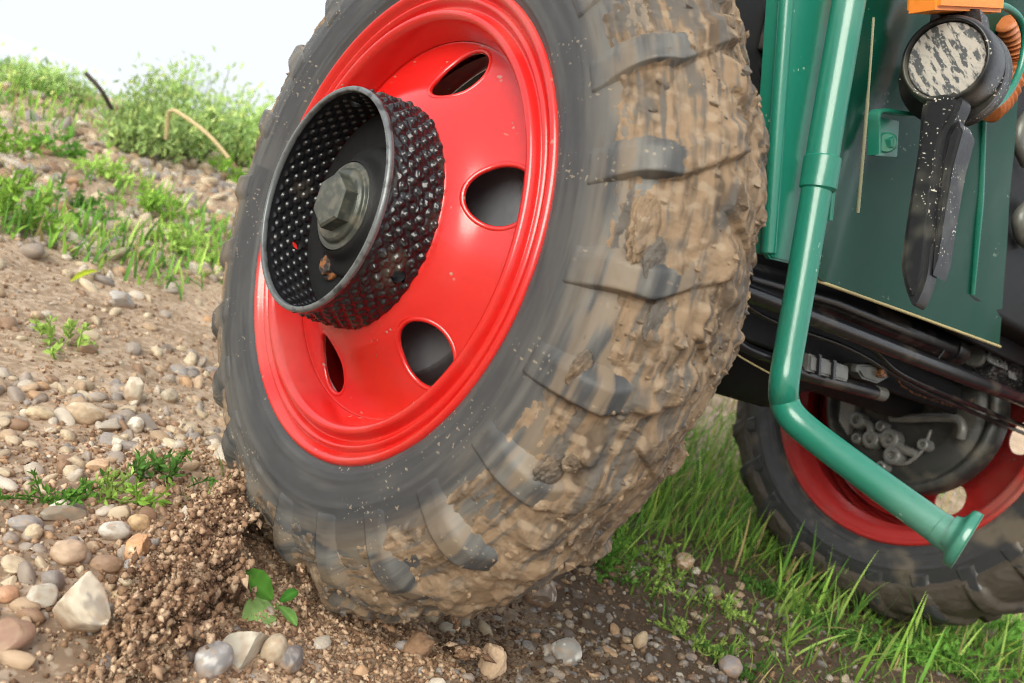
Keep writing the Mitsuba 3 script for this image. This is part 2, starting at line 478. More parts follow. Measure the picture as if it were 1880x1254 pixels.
DISC = [(-0.012, 0.040), (-0.013, 0.118), (-0.011, 0.130), (-0.003, 0.146), (0.012, 0.166), (0.025, 0.190), (0.033, 0.208), (0.036, 0.2165), (0.0362, 0.2190),
        (0.0412, 0.2190), (0.041, 0.2165), (0.038, 0.208), (0.030, 0.190), (0.017, 0.166), (0.002, 0.146), (-0.006, 0.130), (-0.008, 0.118), (-0.007, 0.040)]
RIM = [(0.060, 0.2225), (0.037, 0.2195), (0.030, 0.2200), (0.010, 0.2270), (0.002, 0.2305), (-0.0015, 0.2350), (-0.001, 0.2395), (0.003, 0.2420), (0.0085, 0.2445),
       (0.0085, 0.2475), (0.0045, 0.2500), (0.0015, 0.2535), (0.003, 0.2570), (0.0065, 0.2590), (0.004, 0.2615), (-0.001, 0.2650), (-0.003, 0.2690), (-0.0015, 0.2725),
       (0.003, 0.2745), (0.007, 0.2735), (0.007, 0.2700), (0.012, 0.2640), (0.030, 0.2560), (0.060, 0.2500), (0.120, 0.2500), (0.150, 0.2560), (0.168, 0.2640), (0.173, 0.2700),
       (0.173, 0.2735), (0.177, 0.2745), (0.1815, 0.2725), (0.183, 0.2690), (0.181, 0.2650), (0.176, 0.2600), (0.170, 0.2470), (0.150, 0.2400), (0.120, 0.2350)]
RIM = [(a if a < 0.05 else 0.05 + (a - 0.05) * 0.78, r) for a, r in RIM]
HOLE_ANGLES = [math.radians(97.5 + 60 * k) for k in range(6)]
HOLE_R, HOLE_AT = 0.0338, 0.1785


def manifold_of(m):
    m = trimesh.Trimesh(m.vertices, m.faces, process=True)
    if m.volume < 0:
        m.invert()
    return m3.Manifold(m3.Mesh(np.ascontiguousarray(m.vertices, dtype=np.float32), np.ascontiguousarray(m.faces, dtype=np.uint32)))


def disc_level(r):
    p = np.array(DISC[:9])
    return np.interp(r, p[:, 1], p[:, 0])


def disc_mesh():
    body = manifold_of(lathe(smooth_path(DISC, 4), 240, True))
    for a in HOLE_ANGLES:
        cut = m3.Manifold.cylinder(0.2, HOLE_R, HOLE_R, 64, True).scale([1, 1.04, 1]).rotate([0, 90, 0]).rotate([math.degrees(a), 0, 0])
        body = body - cut.translate([0, HOLE_AT * math.cos(a), HOLE_AT * math.sin(a)])
    return to_mesh(body)


def hole_lip(a):
    t = np.linspace(0, 2 * math.pi, 65)
    y, z = HOLE_AT * math.cos(a) + HOLE_R * np.cos(t), HOLE_AT * math.sin(a) + HOLE_R * np.sin(t)
    r = np.hypot(y, z)
    keep = np.minimum(r, 0.2155)
    y, z = y * keep / r, z * keep / r
    return tube(np.stack([disc_level(keep) + 0.0022, y, z], 1), 0.0030, 10, False)


def pattern(u, v):
    """Raised diamond pads in staggered rows."""
    a, b = u + v, u - v
    fa, fb = np.abs(a - np.round(a)), np.abs(b - np.round(b))
    return sst(0.47, 0.22, np.hypot(fa, fb))


RING_R, RING_X0, RING_X1, RING_WALL = 0.1225, -0.0755, -0.0095, 0.0042
RING_HOLES = [(math.radians(66.5), -0.052, 0.0068), (math.radians(326.5), -0.034, 0.0062), (math.radians(200), -0.030, 0.0075)]


def ring_shell(inner):
    nt, na = 900, 84
    t = np.linspace(0, 2 * math.pi, nt, endpoint=False)[:, None]
    x = np.linspace(RING_X0, RING_X1, na)[None]
    rows = (x - RING_X0) / 0.0172
    u = t * RING_R / 0.0172
    n_u = round(2 * math.pi * RING_R / 0.0172)
    u = t / (2 * math.pi) * n_u
    lip = sst(0.006, 0.014, x - RING_X0) * sst(0.0, 0.006, RING_X1 - x)
    grain = meshkit.fbm(np.stack([np.cos(t) * 22 + 0 * x, np.sin(t) * 22 + 0 * x, x * 180 + 0 * t], -1), 3, 40)
    flare = 0.0045 * (x - RING_X0) / (RING_X1 - RING_X0)
    if inner:
        r = RING_R - RING_WALL + flare - 0.0024 * pattern(u, rows) * lip
    else:
        r = RING_R + flare + 0.0024 * pattern(u, rows) * lip * (0.25 + 1.5 * grain) + 0.0030 * (grain - 0.5)
    v = np.stack([x + 0 * t, r * np.cos(t), r * np.sin(t)], -1)
    f = grid_faces(nt, na, True)
    vv = v.reshape(-1, 3)
    cen = vv[f].mean(1)
    keep = np.ones(len(f), bool)
    for ang, hx, hr in RING_HOLES:
        d = np.hypot((np.arctan2(cen[:, 2], cen[:, 1]) - ang + math.pi) % (2 * math.pi) * RING_R - math.pi * RING_R, cen[:, 0] - hx)
        keep &= d > hr
    return mesh_of(vv, f[keep] if inner else f[keep][:, ::-1])


def ring_lip():
    r, w = RING_R, RING_WALL
    prof = [(RING_X0 + 0.003, r + 0.0006), (RING_X0 - 0.0005, r + 0.0012), (RING_X0 - 0.0030, r - 0.0004), (RING_X0 - 0.0034, r - w / 2), (RING_X0 - 0.0028, r - w - 0.0004), (RING_X0 + 0.001, r - w - 0.0012), (RING_X0 + 0.003, r - w - 0.0004)]
    return lathe(smooth_path(prof, 4), 240)


def ring_hole_wall(ang, hx, hr):
    t = np.linspace(0, 2 * math.pi, 33)
    pts = []
    for k in t:
        aa, xx = ang + hr * math.cos(k) / RING_R, hx + hr * math.sin(k)
        pts.append([xx, math.cos(aa), math.sin(aa)])
    pts = np.array(pts)
    v = np.stack([pts * [1, q, q] for q in (RING_R - RING_WALL - 0.0014, RING_R + 0.0035)], 1).reshape(-1, 3)
    return mesh_of(v, grid_faces(33, 2))


DISC_MESH, RIM_MESH = disc_mesh(), lathe(smooth_path(RIM, 4), 220)
CARCASS, CARCASS_UV = carcass_mesh()


def build_wheel(place, first, mud, seed, mirrored, hub):
    key = numbered(f'{truck}__front_wheel')
    labels[key] = {'label': 'near front wheel, glossy red with a black knurled hub ring' if hub else 'far front wheel seen from its inner side, with brake parts showing'}

    def sub(name, mesh, bsdf, smooth=30, **more):
        return part(key, name, mesh, bsdf, smooth, to_world=place, **more)

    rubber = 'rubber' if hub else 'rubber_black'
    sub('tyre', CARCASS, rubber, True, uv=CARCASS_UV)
    for mirror, shift in ((False, 0.0), (True, 0.5)):
        for k in range(24):
            m, uv = lug_mesh(first + (k + shift) * PITCH, mirror)
            sub('tread_lug', m, rubber, True, uv=uv)
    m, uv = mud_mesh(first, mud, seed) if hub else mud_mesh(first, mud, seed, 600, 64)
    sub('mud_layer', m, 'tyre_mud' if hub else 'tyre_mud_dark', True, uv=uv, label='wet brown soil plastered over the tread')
    if hub:                                                                   # crumbs and grit stuck in the mud
        gg = np.random.default_rng(77)
        i = gg.integers(0, len(m.vertices), 9000)
        base = trimesh.convex.convex_hull(np.array([[1, 0, 0], [-1, 0, 0], [0, 1, 0], [0, -1, 0], [0, 0, 1], [0, 0, -1.0]]))
        keep = (uv[i, 1] > 0.30) & (gg.random(9000) < 0.30 + 0.7 * sst(0.45, 0.62, meshkit.fbm(m.vertices[i] * 16, 3, 5)))
        i = i[keep]
        d = 0.0009 + 0.0042 * gg.random(len(i)) ** 4
        v = base.vertices[None] * (1 + 0.7 * (gg.random((len(i), 6, 1)) - 0.5)) * d[:, None, None] * gg.uniform(0.6, 1.4, (len(i), 1, 3)) + m.vertices[i][:, None]
        f = (np.arange(len(i))[:, None, None] * 6 + base.faces[None]).reshape(-1, 3)
        sub('mud_grit', mesh_of(v.reshape(-1, 3), f), 'tyre_mud', False, uv=np.repeat(uv[i] + gg.normal(size=(len(i), 2)) * 0.02, 6, 0), kind='stuff', label='crumbs of soil and grit stuck in the mud on the tread')
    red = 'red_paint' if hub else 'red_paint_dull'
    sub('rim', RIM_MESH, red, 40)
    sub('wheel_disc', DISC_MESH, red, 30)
    for a in HOLE_ANGLES:
        sub('hole_lip', hole_lip(a), red, True)
    if hub:
        sub('brake_drum', lathe([(0.150, 0.02), (0.150, 0.160), (0.146, 0.168), (0.065, 0.168), (0.058, 0.164), (0.052, 0.150), (0.050, 0.06), (0.050, 0.02)], 160), 'drum_grey')
        sub('hub_ring', ring_shell(False), 'black_paint', 40, label='black ring with a knurled outer face')
        sub('ring_lip', ring_lip(), 'worn_lip', 40, label='worn grey lip of the black ring')
        sub('ring_lining', ring_shell(True), 'black_paint', 40)
        for h in RING_HOLES:
            sub('ring_hole', ring_hole_wall(*h), 'black_dull', 40)
        sub('hub_plate', lathe([(-0.022, 0.0), (-0.022, 0.104), (-0.0185, 0.1185)], 120), 'black_dull', 40)
        sub('hub_flange', lathe(smooth_path([(-0.021, 0.075), (-0.030, 0.072), (-0.036, 0.060), (-0.046, 0.0535), (-0.0495, 0.050)], 4), 120), 'black_dull', 40)
        sub('washer', lathe(smooth_path([(-0.030, 0.0500), (-0.0478, 0.0495), (-0.0500, 0.0470), (-0.0500, 0.0425), (-0.0535, 0.0410), (-0.0560, 0.0385), (-0.0570, 0.0340), (-0.0570, 0.0)], 4), 120), 'bolt_steel', 40)
        sub('hub_bolt', prism_hex((-0.055, -0.008, 0.002), (-1, 0.0, 0.0), 0.0310, 0.018, 0.25), 'bolt_steel', 12, label='large worn grey hexagon bolt head')
        sub('wheel_bolt', merge(prism_hex((-0.022, 0.0227, -0.0687), (-1, 0, 0), 0.0125, 0.012, 0.4), tube(smooth_path([(-0.023, 0.0227, -0.0687), (-0.026, 0.0227, -0.0687)], 3), 0.0165, 24)), 'rust', 20, label='rusty bolt inside the hub ring')
        for k, (a, ang, size) in enumerate(((0.012, 168.5, (0.034, 0.060, 0.016)), (0.020, 171.5, (0.026, 0.038, 0.014)), (0.027, 198.0, (0.014, 0.014, 0.016)), (0.022, 200.5, (0.036, 0.030, 0.012)), (0.004, 187.0, (0.020, 0.030, 0.010)), (0.066, 215.0, (0.034, 0.030, 0.012)), (0.040, 178.0, (0.026, 0.040, 0.012)))):
            ball = trimesh.creation.icosphere(4)
            sp = np.array(tyre_point(math.radians(ang), s_at(a, radial=False), 0.013 if k == 2 else 0.006))
            v = np.array(ball.vertices)
            v *= (1 + 0.9 * (meshkit.fbm(v * 1.5 + k * 7, 3, 60 + k) - 0.5) + 0.5 * (meshkit.fbm(v * 6 + k, 3, 70 + k) - 0.5))[:, None]
            v = v * np.array(size) / 2
            q = math.radians(ang)
            rad, tan = np.array([0, math.cos(q), math.sin(q)]), np.array([0, -math.sin(q), math.cos(q)])
            v = v[:, :1] * np.array([1.0, 0, 0]) + v[:, 1:2] * tan + v[:, 2:] * rad + sp
            sub('mud_clod', mesh_of(v, ball.faces), 'tyre_mud', True, uv=np.tile([0.31 + 0.07 * k, 0.46], (len(v), 1)))
    return key


wheel_near = build_wheel(WHEEL, math.radians(144.50), 1.3, 100, False, True)
FAR = T([[-1, 0, 0, 1.391], [0, 1, 0, 0], [0, 0, 1, 0.42], [0, 0, 0, 1]]) @ T().rotate([1, 0, 0], 17.5)
wheel_far = build_wheel(FAR, math.radians(5), 0.35, 160, True, False)

# ------------------------------------------------------------------ the truck: body and running gear (truck frame: x across, -y forward, z up)


def tp(name, mesh, bsdf, smooth=30, **more):
    return part(truck, name, mesh, bsdf, smooth, to_world=TRUCK, **more)


def warped_panel(c00, c10, c11, c01, thick, warp, n=60):
    """A sheet between four corners, dented by warp metres, with rolled edges."""
    u, v = np.meshgrid(np.linspace(0, 1, n), np.linspace(0, 1, n), indexing='ij')
    P = sum(np.asarray(c)[None, None] * w[..., None] for c, w in ((c00, (1 - u) * (1 - v)), (c10, u * (1 - v)), (c11, u * v), (c01, (1 - u) * v)))
    P[..., 1] += warp(P[..., 0], P[..., 2])
    Q = P + [0, thick, 0]
    f = grid_faces(n, n)
    loop = np.r_[np.arange(n) * n, (n - 1) * n + np.arange(1, n), np.arange(n - 2, -1, -1) * n + n - 1, np.arange(n - 2, 0, -1)]
    nxt = np.roll(loop, -1)
    side = np.vstack([np.stack([loop, nxt, nxt + n * n], 1), np.stack([loop, nxt + n * n, loop + n * n], 1)])
    return mesh_of(np.vstack([P.reshape(-1, 3), Q.reshape(-1, 3)]), np.vstack([f, f[:, ::-1] + n * n, side]))


def apron_warp(x, z):
    p = np.stack([x * 7, z * 5, 0 * x], -1)
    return 0.010 * (meshkit.fbm(p, 2, 12) - 0.5) - 0.030 * sst((0.449, 0.139)[0] + 0.03, (0.372, 0.116)[0] - 0.01, x + 0.10 * (z - 0.15))


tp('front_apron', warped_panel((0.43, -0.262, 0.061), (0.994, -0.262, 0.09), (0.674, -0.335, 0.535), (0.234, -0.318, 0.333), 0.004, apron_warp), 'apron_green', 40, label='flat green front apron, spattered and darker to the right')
tp('apron_edge', tube([(0.454, -0.264, 0.061), (0.675, -0.264, 0.073), (0.99, -0.264, 0.089)], 0.0022, 10), 'edge_metal', True, label='bare yellowish lower edge of the apron')
tp('apron_bead', tube([(0.685, -0.312, 0.356), (0.764, -0.292, 0.256), (0.843, -0.273, 0.139)], [0.0025, 0.006, 0.003], 12), 'green_paint', True)
tp('apron_bead', tube([(0.298, -0.33, 0.331), (0.323, -0.33, 0.224), (0.352, -0.33, 0.108)], [0.0025, 0.005, 0.003], 12), 'green_paint', True)

# the folded post beside the wheel
tp('fender_post', plate([(0.232, 0.038), (0.239, 0.035), (0.312, 0.044), (0.251, 0.336), (0.167, 0.297)], -0.347, -0.338, 0.002), 'green_paint', 30)
tp('post_flange', merge(tube([(0.237, -0.343, 0.041), (0.172, -0.343, 0.299)], 0.0075, 20),
                        plate([(0.239, 0.04), (0.247, 0.041), (0.18, 0.304), (0.173, 0.3)], -0.338, -0.318, 0.001)), 'green_paint', 35)

# step bar: lower tube, sleeve, upper tube, end plate
STEP = [(0.251, -0.372, 0.138), (0.253, -0.372, 0.102), (0.26, -0.372, 0.017), (0.265, -0.372, -0.055), (0.267, -0.373, -0.085), (0.28, -0.369, -0.1), (0.281, -0.379, -0.113), (0.287, -0.399, -0.126), (0.296, -0.443, -0.147), (0.305, -0.5, -0.172), (0.312, -0.542, -0.19)]
tp('step_bar', tube(smooth_path(STEP, 8), 0.0150, 28), 'green_paint', True, label='bent green tube hanging in front of the apron')
tp('upper_tube', tube([(0.253, -0.372, 0.117), (0.248, -0.372, 0.165), (0.236, -0.372, 0.324)], 0.0165, 28), 'green_paint', 40)
tp('sleeve', tube([(0.254, -0.372, 0.113), (0.251, -0.372, 0.143)], 0.0185, 28), 'green_paint', 40)
_e = np.array((0.312, -0.542, -0.19))
_k = np.array((0.3536, -0.8826, -0.3098))
_d = np.array((0.314, -0.558, -0.196)) - np.array((0.305, -0.5, -0.172))
_d /= np.linalg.norm(_d)
_o = np.array((0.311, -0.555, -0.19))

# strap bracket with its bolt
def strap(path, w0, w1, t):
    p = np.asarray(path, float)[:, [0, 2]]
    d = np.gradient(p, axis=0)
    d /= np.linalg.norm(d, axis=1, keepdims=True)
    nrm = np.stack([-d[:, 1], d[:, 0]], 1) * t / 2
    return plate(np.vstack([p + nrm, (p - nrm)[::-1]]), w0, w1, 0.0006)


br = tp('strap_bracket', strap(smooth_path([(0.49, -0.33, 0.334), (0.487, -0.33, 0.293), (0.475, -0.33, 0.275), (0.444, -0.33, 0.264), (0.406, -0.33, 0.253), (0.396, -0.33, 0.244), (0.402, -0.33, 0.228), (0.412, -0.33, 0.203)], 6), -0.336, -0.322, 0.0042), 'green_paint', 30)
part(br, 'tab', plate([(0.41, 0.248), (0.461, 0.261), (0.473, 0.221), (0.427, 0.207)], -0.323, -0.315, 0.001), 'green_paint', to_world=TRUCK)
part(br, 'bolt', merge(prism_hex((0.442, -0.324, 0.228), (0, -1, 0), 0.0088, 0.010), tube([(0.443, -0.323, 0.228), (0.437, -0.327, 0.226)], 0.0118, 24)), 'green_paint', 20, to_world=TRUCK)

# forged tow hook hanging in a lengthwise plane, its flaked round face turned to the wheel
AX = np.array([-0.965, -0.17, -0.20])
AX /= np.linalg.norm(AX)
HX = 0.400
EYE = np.array((0.4, -0.3997, 0.3017))


def along_axis(profile, origin, axis, n=96):
    """(distance along the axis, radius) pairs turned about an axis."""
    m = lathe(profile, n)
    a = np.cross(axis, [0, 0, 1.0])
    a /= np.linalg.norm(a)
    R = np.stack([axis, a, np.cross(axis, a)], 1)
    return mesh_of(m.vertices @ R.T + origin, m.faces)


def long_plate(outline, x0, x1, bevel):
    """As plate, for an outline in the y-z plane made solid from x0 to x1."""
    m = plate([(p[1], p[2]) if len(p) == 3 else tuple(p) for p in outline], x0, x1, bevel)
    return mesh_of(m.vertices[:, [1, 0, 2]], m.faces[:, ::-1])


hook = tp('tow_hook', long_plate(smooth_path([(0.4, -0.3825, 0.2675), (0.4, -0.3808, 0.2459), (0.4, -0.3858, 0.2055), (0.4, -0.3882, 0.1594), (0.4, -0.3913, 0.1106), (0.4, -0.3939, 0.0785), (0.4, -0.401, 0.0572), (0.4, -0.4111, 0.0388), (0.4, -0.4182, 0.0311), (0.4, -0.4228, 0.0433), (0.4, -0.4255, 0.0642), (0.4, -0.4228, 0.0936), (0.4, -0.4189, 0.1292), (0.4, -0.4154, 0.1742), (0.4, -0.4138, 0.2164), (0.4, -0.4201, 0.2372), (0.4, -0.4234, 0.258), (0.4, -0.4096, 0.2683)], 4), HX - 0.003, HX + 0.030, 0.006), 'forged_black', 50, label='black forged tow hook hanging point down')
part(hook, 'web', long_plate([(0.4, -0.4201, 0.2372), (0.4, -0.4273, 0.2247), (0.4, -0.4248, 0.1859), (0.4, -0.4265, 0.1382), (0.4, -0.4294, 0.085), (0.4, -0.4272, 0.0672), (0.4, -0.4221, 0.1025), (0.4, -0.4142, 0.1742), (0.4, -0.4143, 0.2194)], HX + 0.008, HX + 0.044, 0.003), 'forged_black', 40, to_world=TRUCK)
part(hook, 'web_edge', tube([(0.4445, -0.4036, 0.2402), (0.4445, -0.4044, 0.1889), (0.4445, -0.4089, 0.1084)], [0.0020, 0.0032, 0.0018], 10), 'olive_edge', True, to_world=TRUCK)
part(hook, 'eye', along_axis(smooth_path([(0.004, 0.0405), (0.010, 0.0418), (0.0115, 0.0435), (0.009, 0.0462), (0.002, 0.0482), (-0.012, 0.0490), (-0.036, 0.0480), (-0.044, 0.0430), (-0.044, 0.0)], 4), EYE, AX), 'forged_black', 50, to_world=TRUCK)
_f = along_axis([(0.0055, 0.0), (0.0060, 0.014), (0.0065, 0.028), (0.0060, 0.0395), (0.002, 0.0408)], EYE, AX, 120)
part(hook, 'eye_face', _f, 'flaked_face', 40, to_world=TRUCK, label='pale round face with flaked paint and mud')
part(hook, 'shank', long_plate([(0.4, -0.3632, 0.3703), (0.4, -0.4181, 0.3618), (0.4, -0.4292, 0.3298), (0.4, -0.4259, 0.3031), (0.4, -0.3737, 0.309), (0.4, -0.3649, 0.3384)], HX + 0.004, HX + 0.036, 0.005), 'forged_black', 50, to_world=TRUCK)
tp('winch_drum', along_axis(smooth_path([(-0.045, 0.0), (-0.045, 0.052), (-0.049, 0.057), (-0.064, 0.057), (-0.076, 0.053), (-0.076, 0.0)], 3), EYE + [0.0, 0.01, -0.004], AX, 80), 'forged_black', 40)
tp('step_end', merge(tube([_e - _d * 0.01, _e + _d * 0.006], 0.0158, 36), along_axis(smooth_path([(-0.014, 0.0152), (-0.009, 0.0168), (-0.0065, 0.0215), (-0.0050, 0.0258), (-0.002, 0.0275), (0.0022, 0.0274), (0.0042, 0.0258), (0.0045, 0.0)], 4), _o, _k, 64)), 'green_paint', 35, label='round green end plate of the bent tube')
tp('marker_block', plate([(0.338, 0.331), (0.478, 0.39), (0.465, 0.437), (0.322, 0.369)], -0.412, -0.375, 0.004), 'orange_paint', 40, label='orange block above the tow hook')
tp('hose_band', tube(smooth_path([(0.548, -0.365, 0.437), (0.579, -0.365, 0.447), (0.616, -0.365, 0.449), (0.642, -0.365, 0.433), (0.645, -0.365, 0.392), (0.624, -0.365, 0.352), (0.577, -0.365, 0.311)], 8), 0.0046, 14), 'green_paint', True)
_h = smooth_path([(0.646, -0.335, 0.462), (0.679, -0.335, 0.447), (0.698, -0.335, 0.424), (0.685, -0.335, 0.377), (0.652, -0.335, 0.343)], 30)
tp('ribbed_hose', tube(_h, 0.0135 + 0.0024 * np.sin(np.arange(len(_h)) * 0.85), 20), 'copper_hose', 50, label='ribbed copper coloured hose behind the tow hook')

# cross tubes under the apron
tp('tie_rod', tube([(0.342, -0.22, 0.026), (0.529, -0.22, 0.029), (0.852, -0.22, 0.032), (1.296, -0.22, 0.037)], 0.0122, 24), 'black_paint', True, label='long black rod crossing under the apron')
tp('cross_beam', tube([(0.43, -0.17, 0.056), (0.629, -0.17, 0.073), (1.048, -0.17, 0.082)], 0.0205, 28), 'black_paint', True)
tp('beam_clamp', along_axis([(0, 0.0), (0, 0.0235), (0.003, 0.025), (0.034, 0.025), (0.037, 0.0235), (0.037, 0.0)], np.array((1.013, -0.17, 0.081)), np.array([1.0, 0, -0.02]), 48), 'black_paint', 30)
tp('beam_ferrule', along_axis([(0, 0.0), (0, 0.018), (0.003, 0.0195), (0.012, 0.0195), (0.012, 0.0)], np.array((1.112, -0.17, 0.088)), np.array([1.0, 0, -0.02]), 48), 'grey_metal', 30)


def cast_fn(p, n, uv):
    pit = smoothstep(0.55, 0.75, noise(p.x * 260, p.y * 260, p.z * 260))
    return mix((0.014, 0.014, 0.015), (0.09, 0.085, 0.08), pit * 0.7)


scene['cast_black'] = principled(proc(cast_fn), 0.38)
_c0, _c1 = np.array((1.172, -0.16, 0.079)), np.array((1.697, -0.16, 0.085))
ax = tp('axle_casting', tube([_c0, _c0 + (_c1 - _c0) * 0.1, _c0 + (_c1 - _c0) * 0.5, _c1], [0.026, 0.034, 0.036, 0.036], 40), 'cast_black', True, label='black axle casting with raised lettering')


def lettering(text, at, height):
    m = meshkit.text_mesh(text, height, 0.004, True)
    v = m.vertices
    d = (_c1 - _c0) / np.linalg.norm(_c1 - _c0)
    return mesh_of(np.asarray(at) + v[:, :1] * d + np.stack([0 * v[:, 0], -v[:, 2] + 0.35 * v[:, 1], v[:, 1]], 1), m.faces)


def letters(text, at, height, pitch):
    d = (_c1 - _c0) / np.linalg.norm(_c1 - _c0)
    for k, ch in enumerate(text):
        part(ax, 'raised_character', lettering(ch, np.asarray(at) + d * pitch * k, height), 'cast_highlight', 20, to_world=TRUCK, label='raised cast character ' + ch)


letters('01K20', (1.114, -0.195, 0.08), 0.016, 0.0165)
letters('06', (1.205, -0.198, 0.069), 0.013, 0.014)
tp('front_axle', tube([(0.12, 0, 0), (0.5, 0, 0), (0.56, 0, 0), (0.64, 0.0, 0), (0.78, 0.0, 0), (0.86, 0, 0), (0.92, 0, 0), (1.26, 0, 0)], [0.036, 0.036, 0.045, 0.085, 0.085, 0.045, 0.036, 0.036], 32), 'black_dull', True)

# brake gear on the inside of the far wheel
scene['plate_grey'] = principled(proc(lambda p, n, uv: mix((0.030, 0.031, 0.030), (0.085, 0.076, 0.062), smoothstep(0.45, 0.75, fbm(p.x * 26, p.y * 26, p.z * 26, 4)))), 0.45)
bp = tp('brake_backplate', lathe(smooth_path([(1.262, 0.0), (1.256, 0.03), (1.256, 0.09), (1.252, 0.11), (1.255, 0.135), (1.262, 0.150), (1.252, 0.160), (1.254, 0.170), (1.266, 0.176), (1.300, 0.176)], 4), 140), 'plate_grey', 40, label='grey round brake plate with bolts and levers')
for y, z, r in ((0.081, -0.053, 0.0165), (0.045, -0.085, 0.018), (0.007, -0.077, 0.020), (-0.005, -0.107, 0.018), (0.030, -0.056, 0.011), (-0.060, -0.075, 0.012), (0.012, -0.132, 0.011), (0.062, -0.018, 0.012), (0.074, -0.088, 0.011)):
    part(bp, 'bolt', along_axis(smooth_path([(0.0, r), (0.020, r), (0.026, r * 0.86), (0.027, r * 0.45), (0.018, r * 0.40), (0.018, 0.0)], 3), np.array([1.252, y, z]), np.array([-1.0, 0, 0]), 24), 'brake_grey', 40, to_world=TRUCK)
part(bp, 'lever', tube(smooth_path([(1.225, 0.010, -0.036), (1.22, -0.03, -0.031), (1.22, -0.085, -0.020), (1.22, -0.118, -0.018), (1.22, -0.130, -0.032), (1.225, -0.128, -0.050)], 6), 0.0085, 14), 'brake_grey', True, to_world=TRUCK, label='pale grey bent brake lever')
part(bp, 'link', tube(smooth_path([(1.236, 0.081, -0.053), (1.236, 0.055, -0.058), (1.236, 0.050, -0.075), (1.236, 0.045, -0.085)], 5), 0.0085, 12), 'brake_grey', True, to_world=TRUCK)
part(bp, 'link', tube(smooth_path([(1.236, 0.045, -0.085), (1.236, 0.026, -0.076), (1.236, 0.007, -0.077), (1.236, -0.02, -0.090), (1.236, -0.050, -0.095)], 5), 0.0090, 12), 'brake_grey', True, to_world=TRUCK)
part(bp, 'shoe_plate', long_plate([(0.10, 0.02), (0.090, -0.03), (0.100, -0.085), (0.125, -0.060), (0.132, 0.0)], 1.236, 1.256, 0.003), 'brake_grey', to_world=TRUCK)
part(bp, 'brake_pipe', tube(smooth_path([(1.238, -0.065, -0.045), (1.232, -0.060, -0.085), (1.234, -0.035, -0.115), (1.24, -0.005, -0.122)], 8), 0.0035, 10), 'brake_grey', True, to_world=TRUCK)
tp('drag_link', tube([(0.589, -0.155, -0.034), (0.639, -0.155, -0.035), (0.853, -0.155, -0.027)], 0.0105, 20), 'black_paint', True)
tp('link_end', tube([(0.842, -0.155, -0.027), (0.867, -0.155, -0.026)], 0.0112, 20), 'grey_metal', True)
tp('joint_block', plate([(0.619, -0.008), (0.726, -0.006), (0.732, -0.028), (0.625, -0.032)], -0.172, -0.150, 0.003), 'brake_grey', 40)
for _q in (0, 1):
    tp('joint_clip', plate([(0.635, -0.005), (0.642, -0.005), (0.651, -0.034), (0.643, -0.033)] if _q == 0 else [(0.674, -0.006), (0.683, -0.005), (0.691, -0.033), (0.682, -0.033)], -0.176, -0.170, 0.001), 'black_paint', 40)
tp('pivot_arm', plate([(0.739, -0.001), (0.816, 0.014), (0.849, 0.001), (0.818, -0.015), (0.772, -0.016)], -0.172, -0.150, 0.003), 'grey_metal', 40)
tp('clamp_bolt', prism_hex((0.809, -0.172, 0.001), (0, -1, 0), 0.0085, 0.010), 'rust', 20)
tp('clamp_bolt', prism_hex((0.736, -0.172, -0.006), (0, -1, 0), 0.0065, 0.008), 'grey_metal', 20)
tp('hydraulic_pipe', tube(smooth_path([(0.598, -0.19, 0.031), (0.743, -0.19, 0.027), (0.854, -0.19, 0.007), (1.137, -0.19, 0.001), (1.385, -0.19, -0.001)], 8), 0.0042, 12), 'black_paint', True)
tp('hydraulic_pipe', tube(smooth_path([(0.783, -0.185, 0.034), (0.926, -0.185, 0.035), (0.977, -0.185, 0.074), (1.017, -0.185, 0.096)], 8), 0.0030, 10), 'black_paint', True)
tp('hydraulic_pipe', tube(smooth_path([(0.404, -0.18, 0.026), (0.506, -0.18, 0.014), (0.702, -0.18, 0.017), (0.954, -0.18, -0.003), (1.391, -0.18, -0.012)], 8), 0.0036, 10), 'black_paint', True)
tp('brake_hose', tube(smooth_path([(0.454, -0.13, 0.019), (0.483, -0.13, -0.007), (0.519, -0.13, -0.022), (0.604, -0.13, -0.026), (0.879, -0.05, -0.018)], 8), 0.0075, 14), 'black_paint', True)
tp('wire', tube(smooth_path([(0.443, -0.14, -0.001), (0.463, -0.14, -0.023), (0.497, -0.14, -0.037), (0.591, -0.14, -0.049)], 8), 0.0014, 8), 'edge_metal', True)
tp('brake_pipe', tube(smooth_path([(0.891, -0.15, 0.024), (0.94, -0.15, -0.003), (1.091, -0.15, -0.005), (1.169, -0.15, 0.002), (1.19, -0.15, 0.021)], 8), 0.0020, 10), 'rust', True)

# dark inner panels and block; unseen floor, rails and sump added to block skylight
tp('arch_panel', rounded_box((0.285, -0.125, -0.012), (1.20, -0.112, 1.05), 0.004), 'black_dull', 40)
tp('added_floor', rounded_box((0.27, -0.110, 0.30), (1.17, 0.40, 0.34), 0.006), 'black_dull', 40)  # unseen, added as a roof to keep skylight off the underside
tp('chassis_rail', rounded_box((0.42, -0.105, 0.06), (0.48, 0.40, 0.18), 0.006), 'black_dull', 40)
tp('chassis_rail', rounded_box((0.96, -0.105, 0.06), (1.02, 0.40, 0.18), 0.006), 'black_dull', 40)
tp('sump', rounded_box((0.56, 0.05, 0.02), (0.88, 0.38, 0.29), 0.03), 'black_dull', 40)
tp('body', rounded_box((0.28, -0.105, 0.345), (1.16, 0.40, 1.10), 0.03), 'green_paint', 40)
tp('radiator_block', rounded_box((0.70, -0.270, 0.125), (1.215, -0.140, 0.95), 0.012), 'black_dull', 40)
tp('added_panel', rounded_box((0.86, -0.216, 0.0935), (1.215, -0.204, 0.16), 0.003), 'black_dull', 40)  # added dark sheet closing a gap where bright background showed through
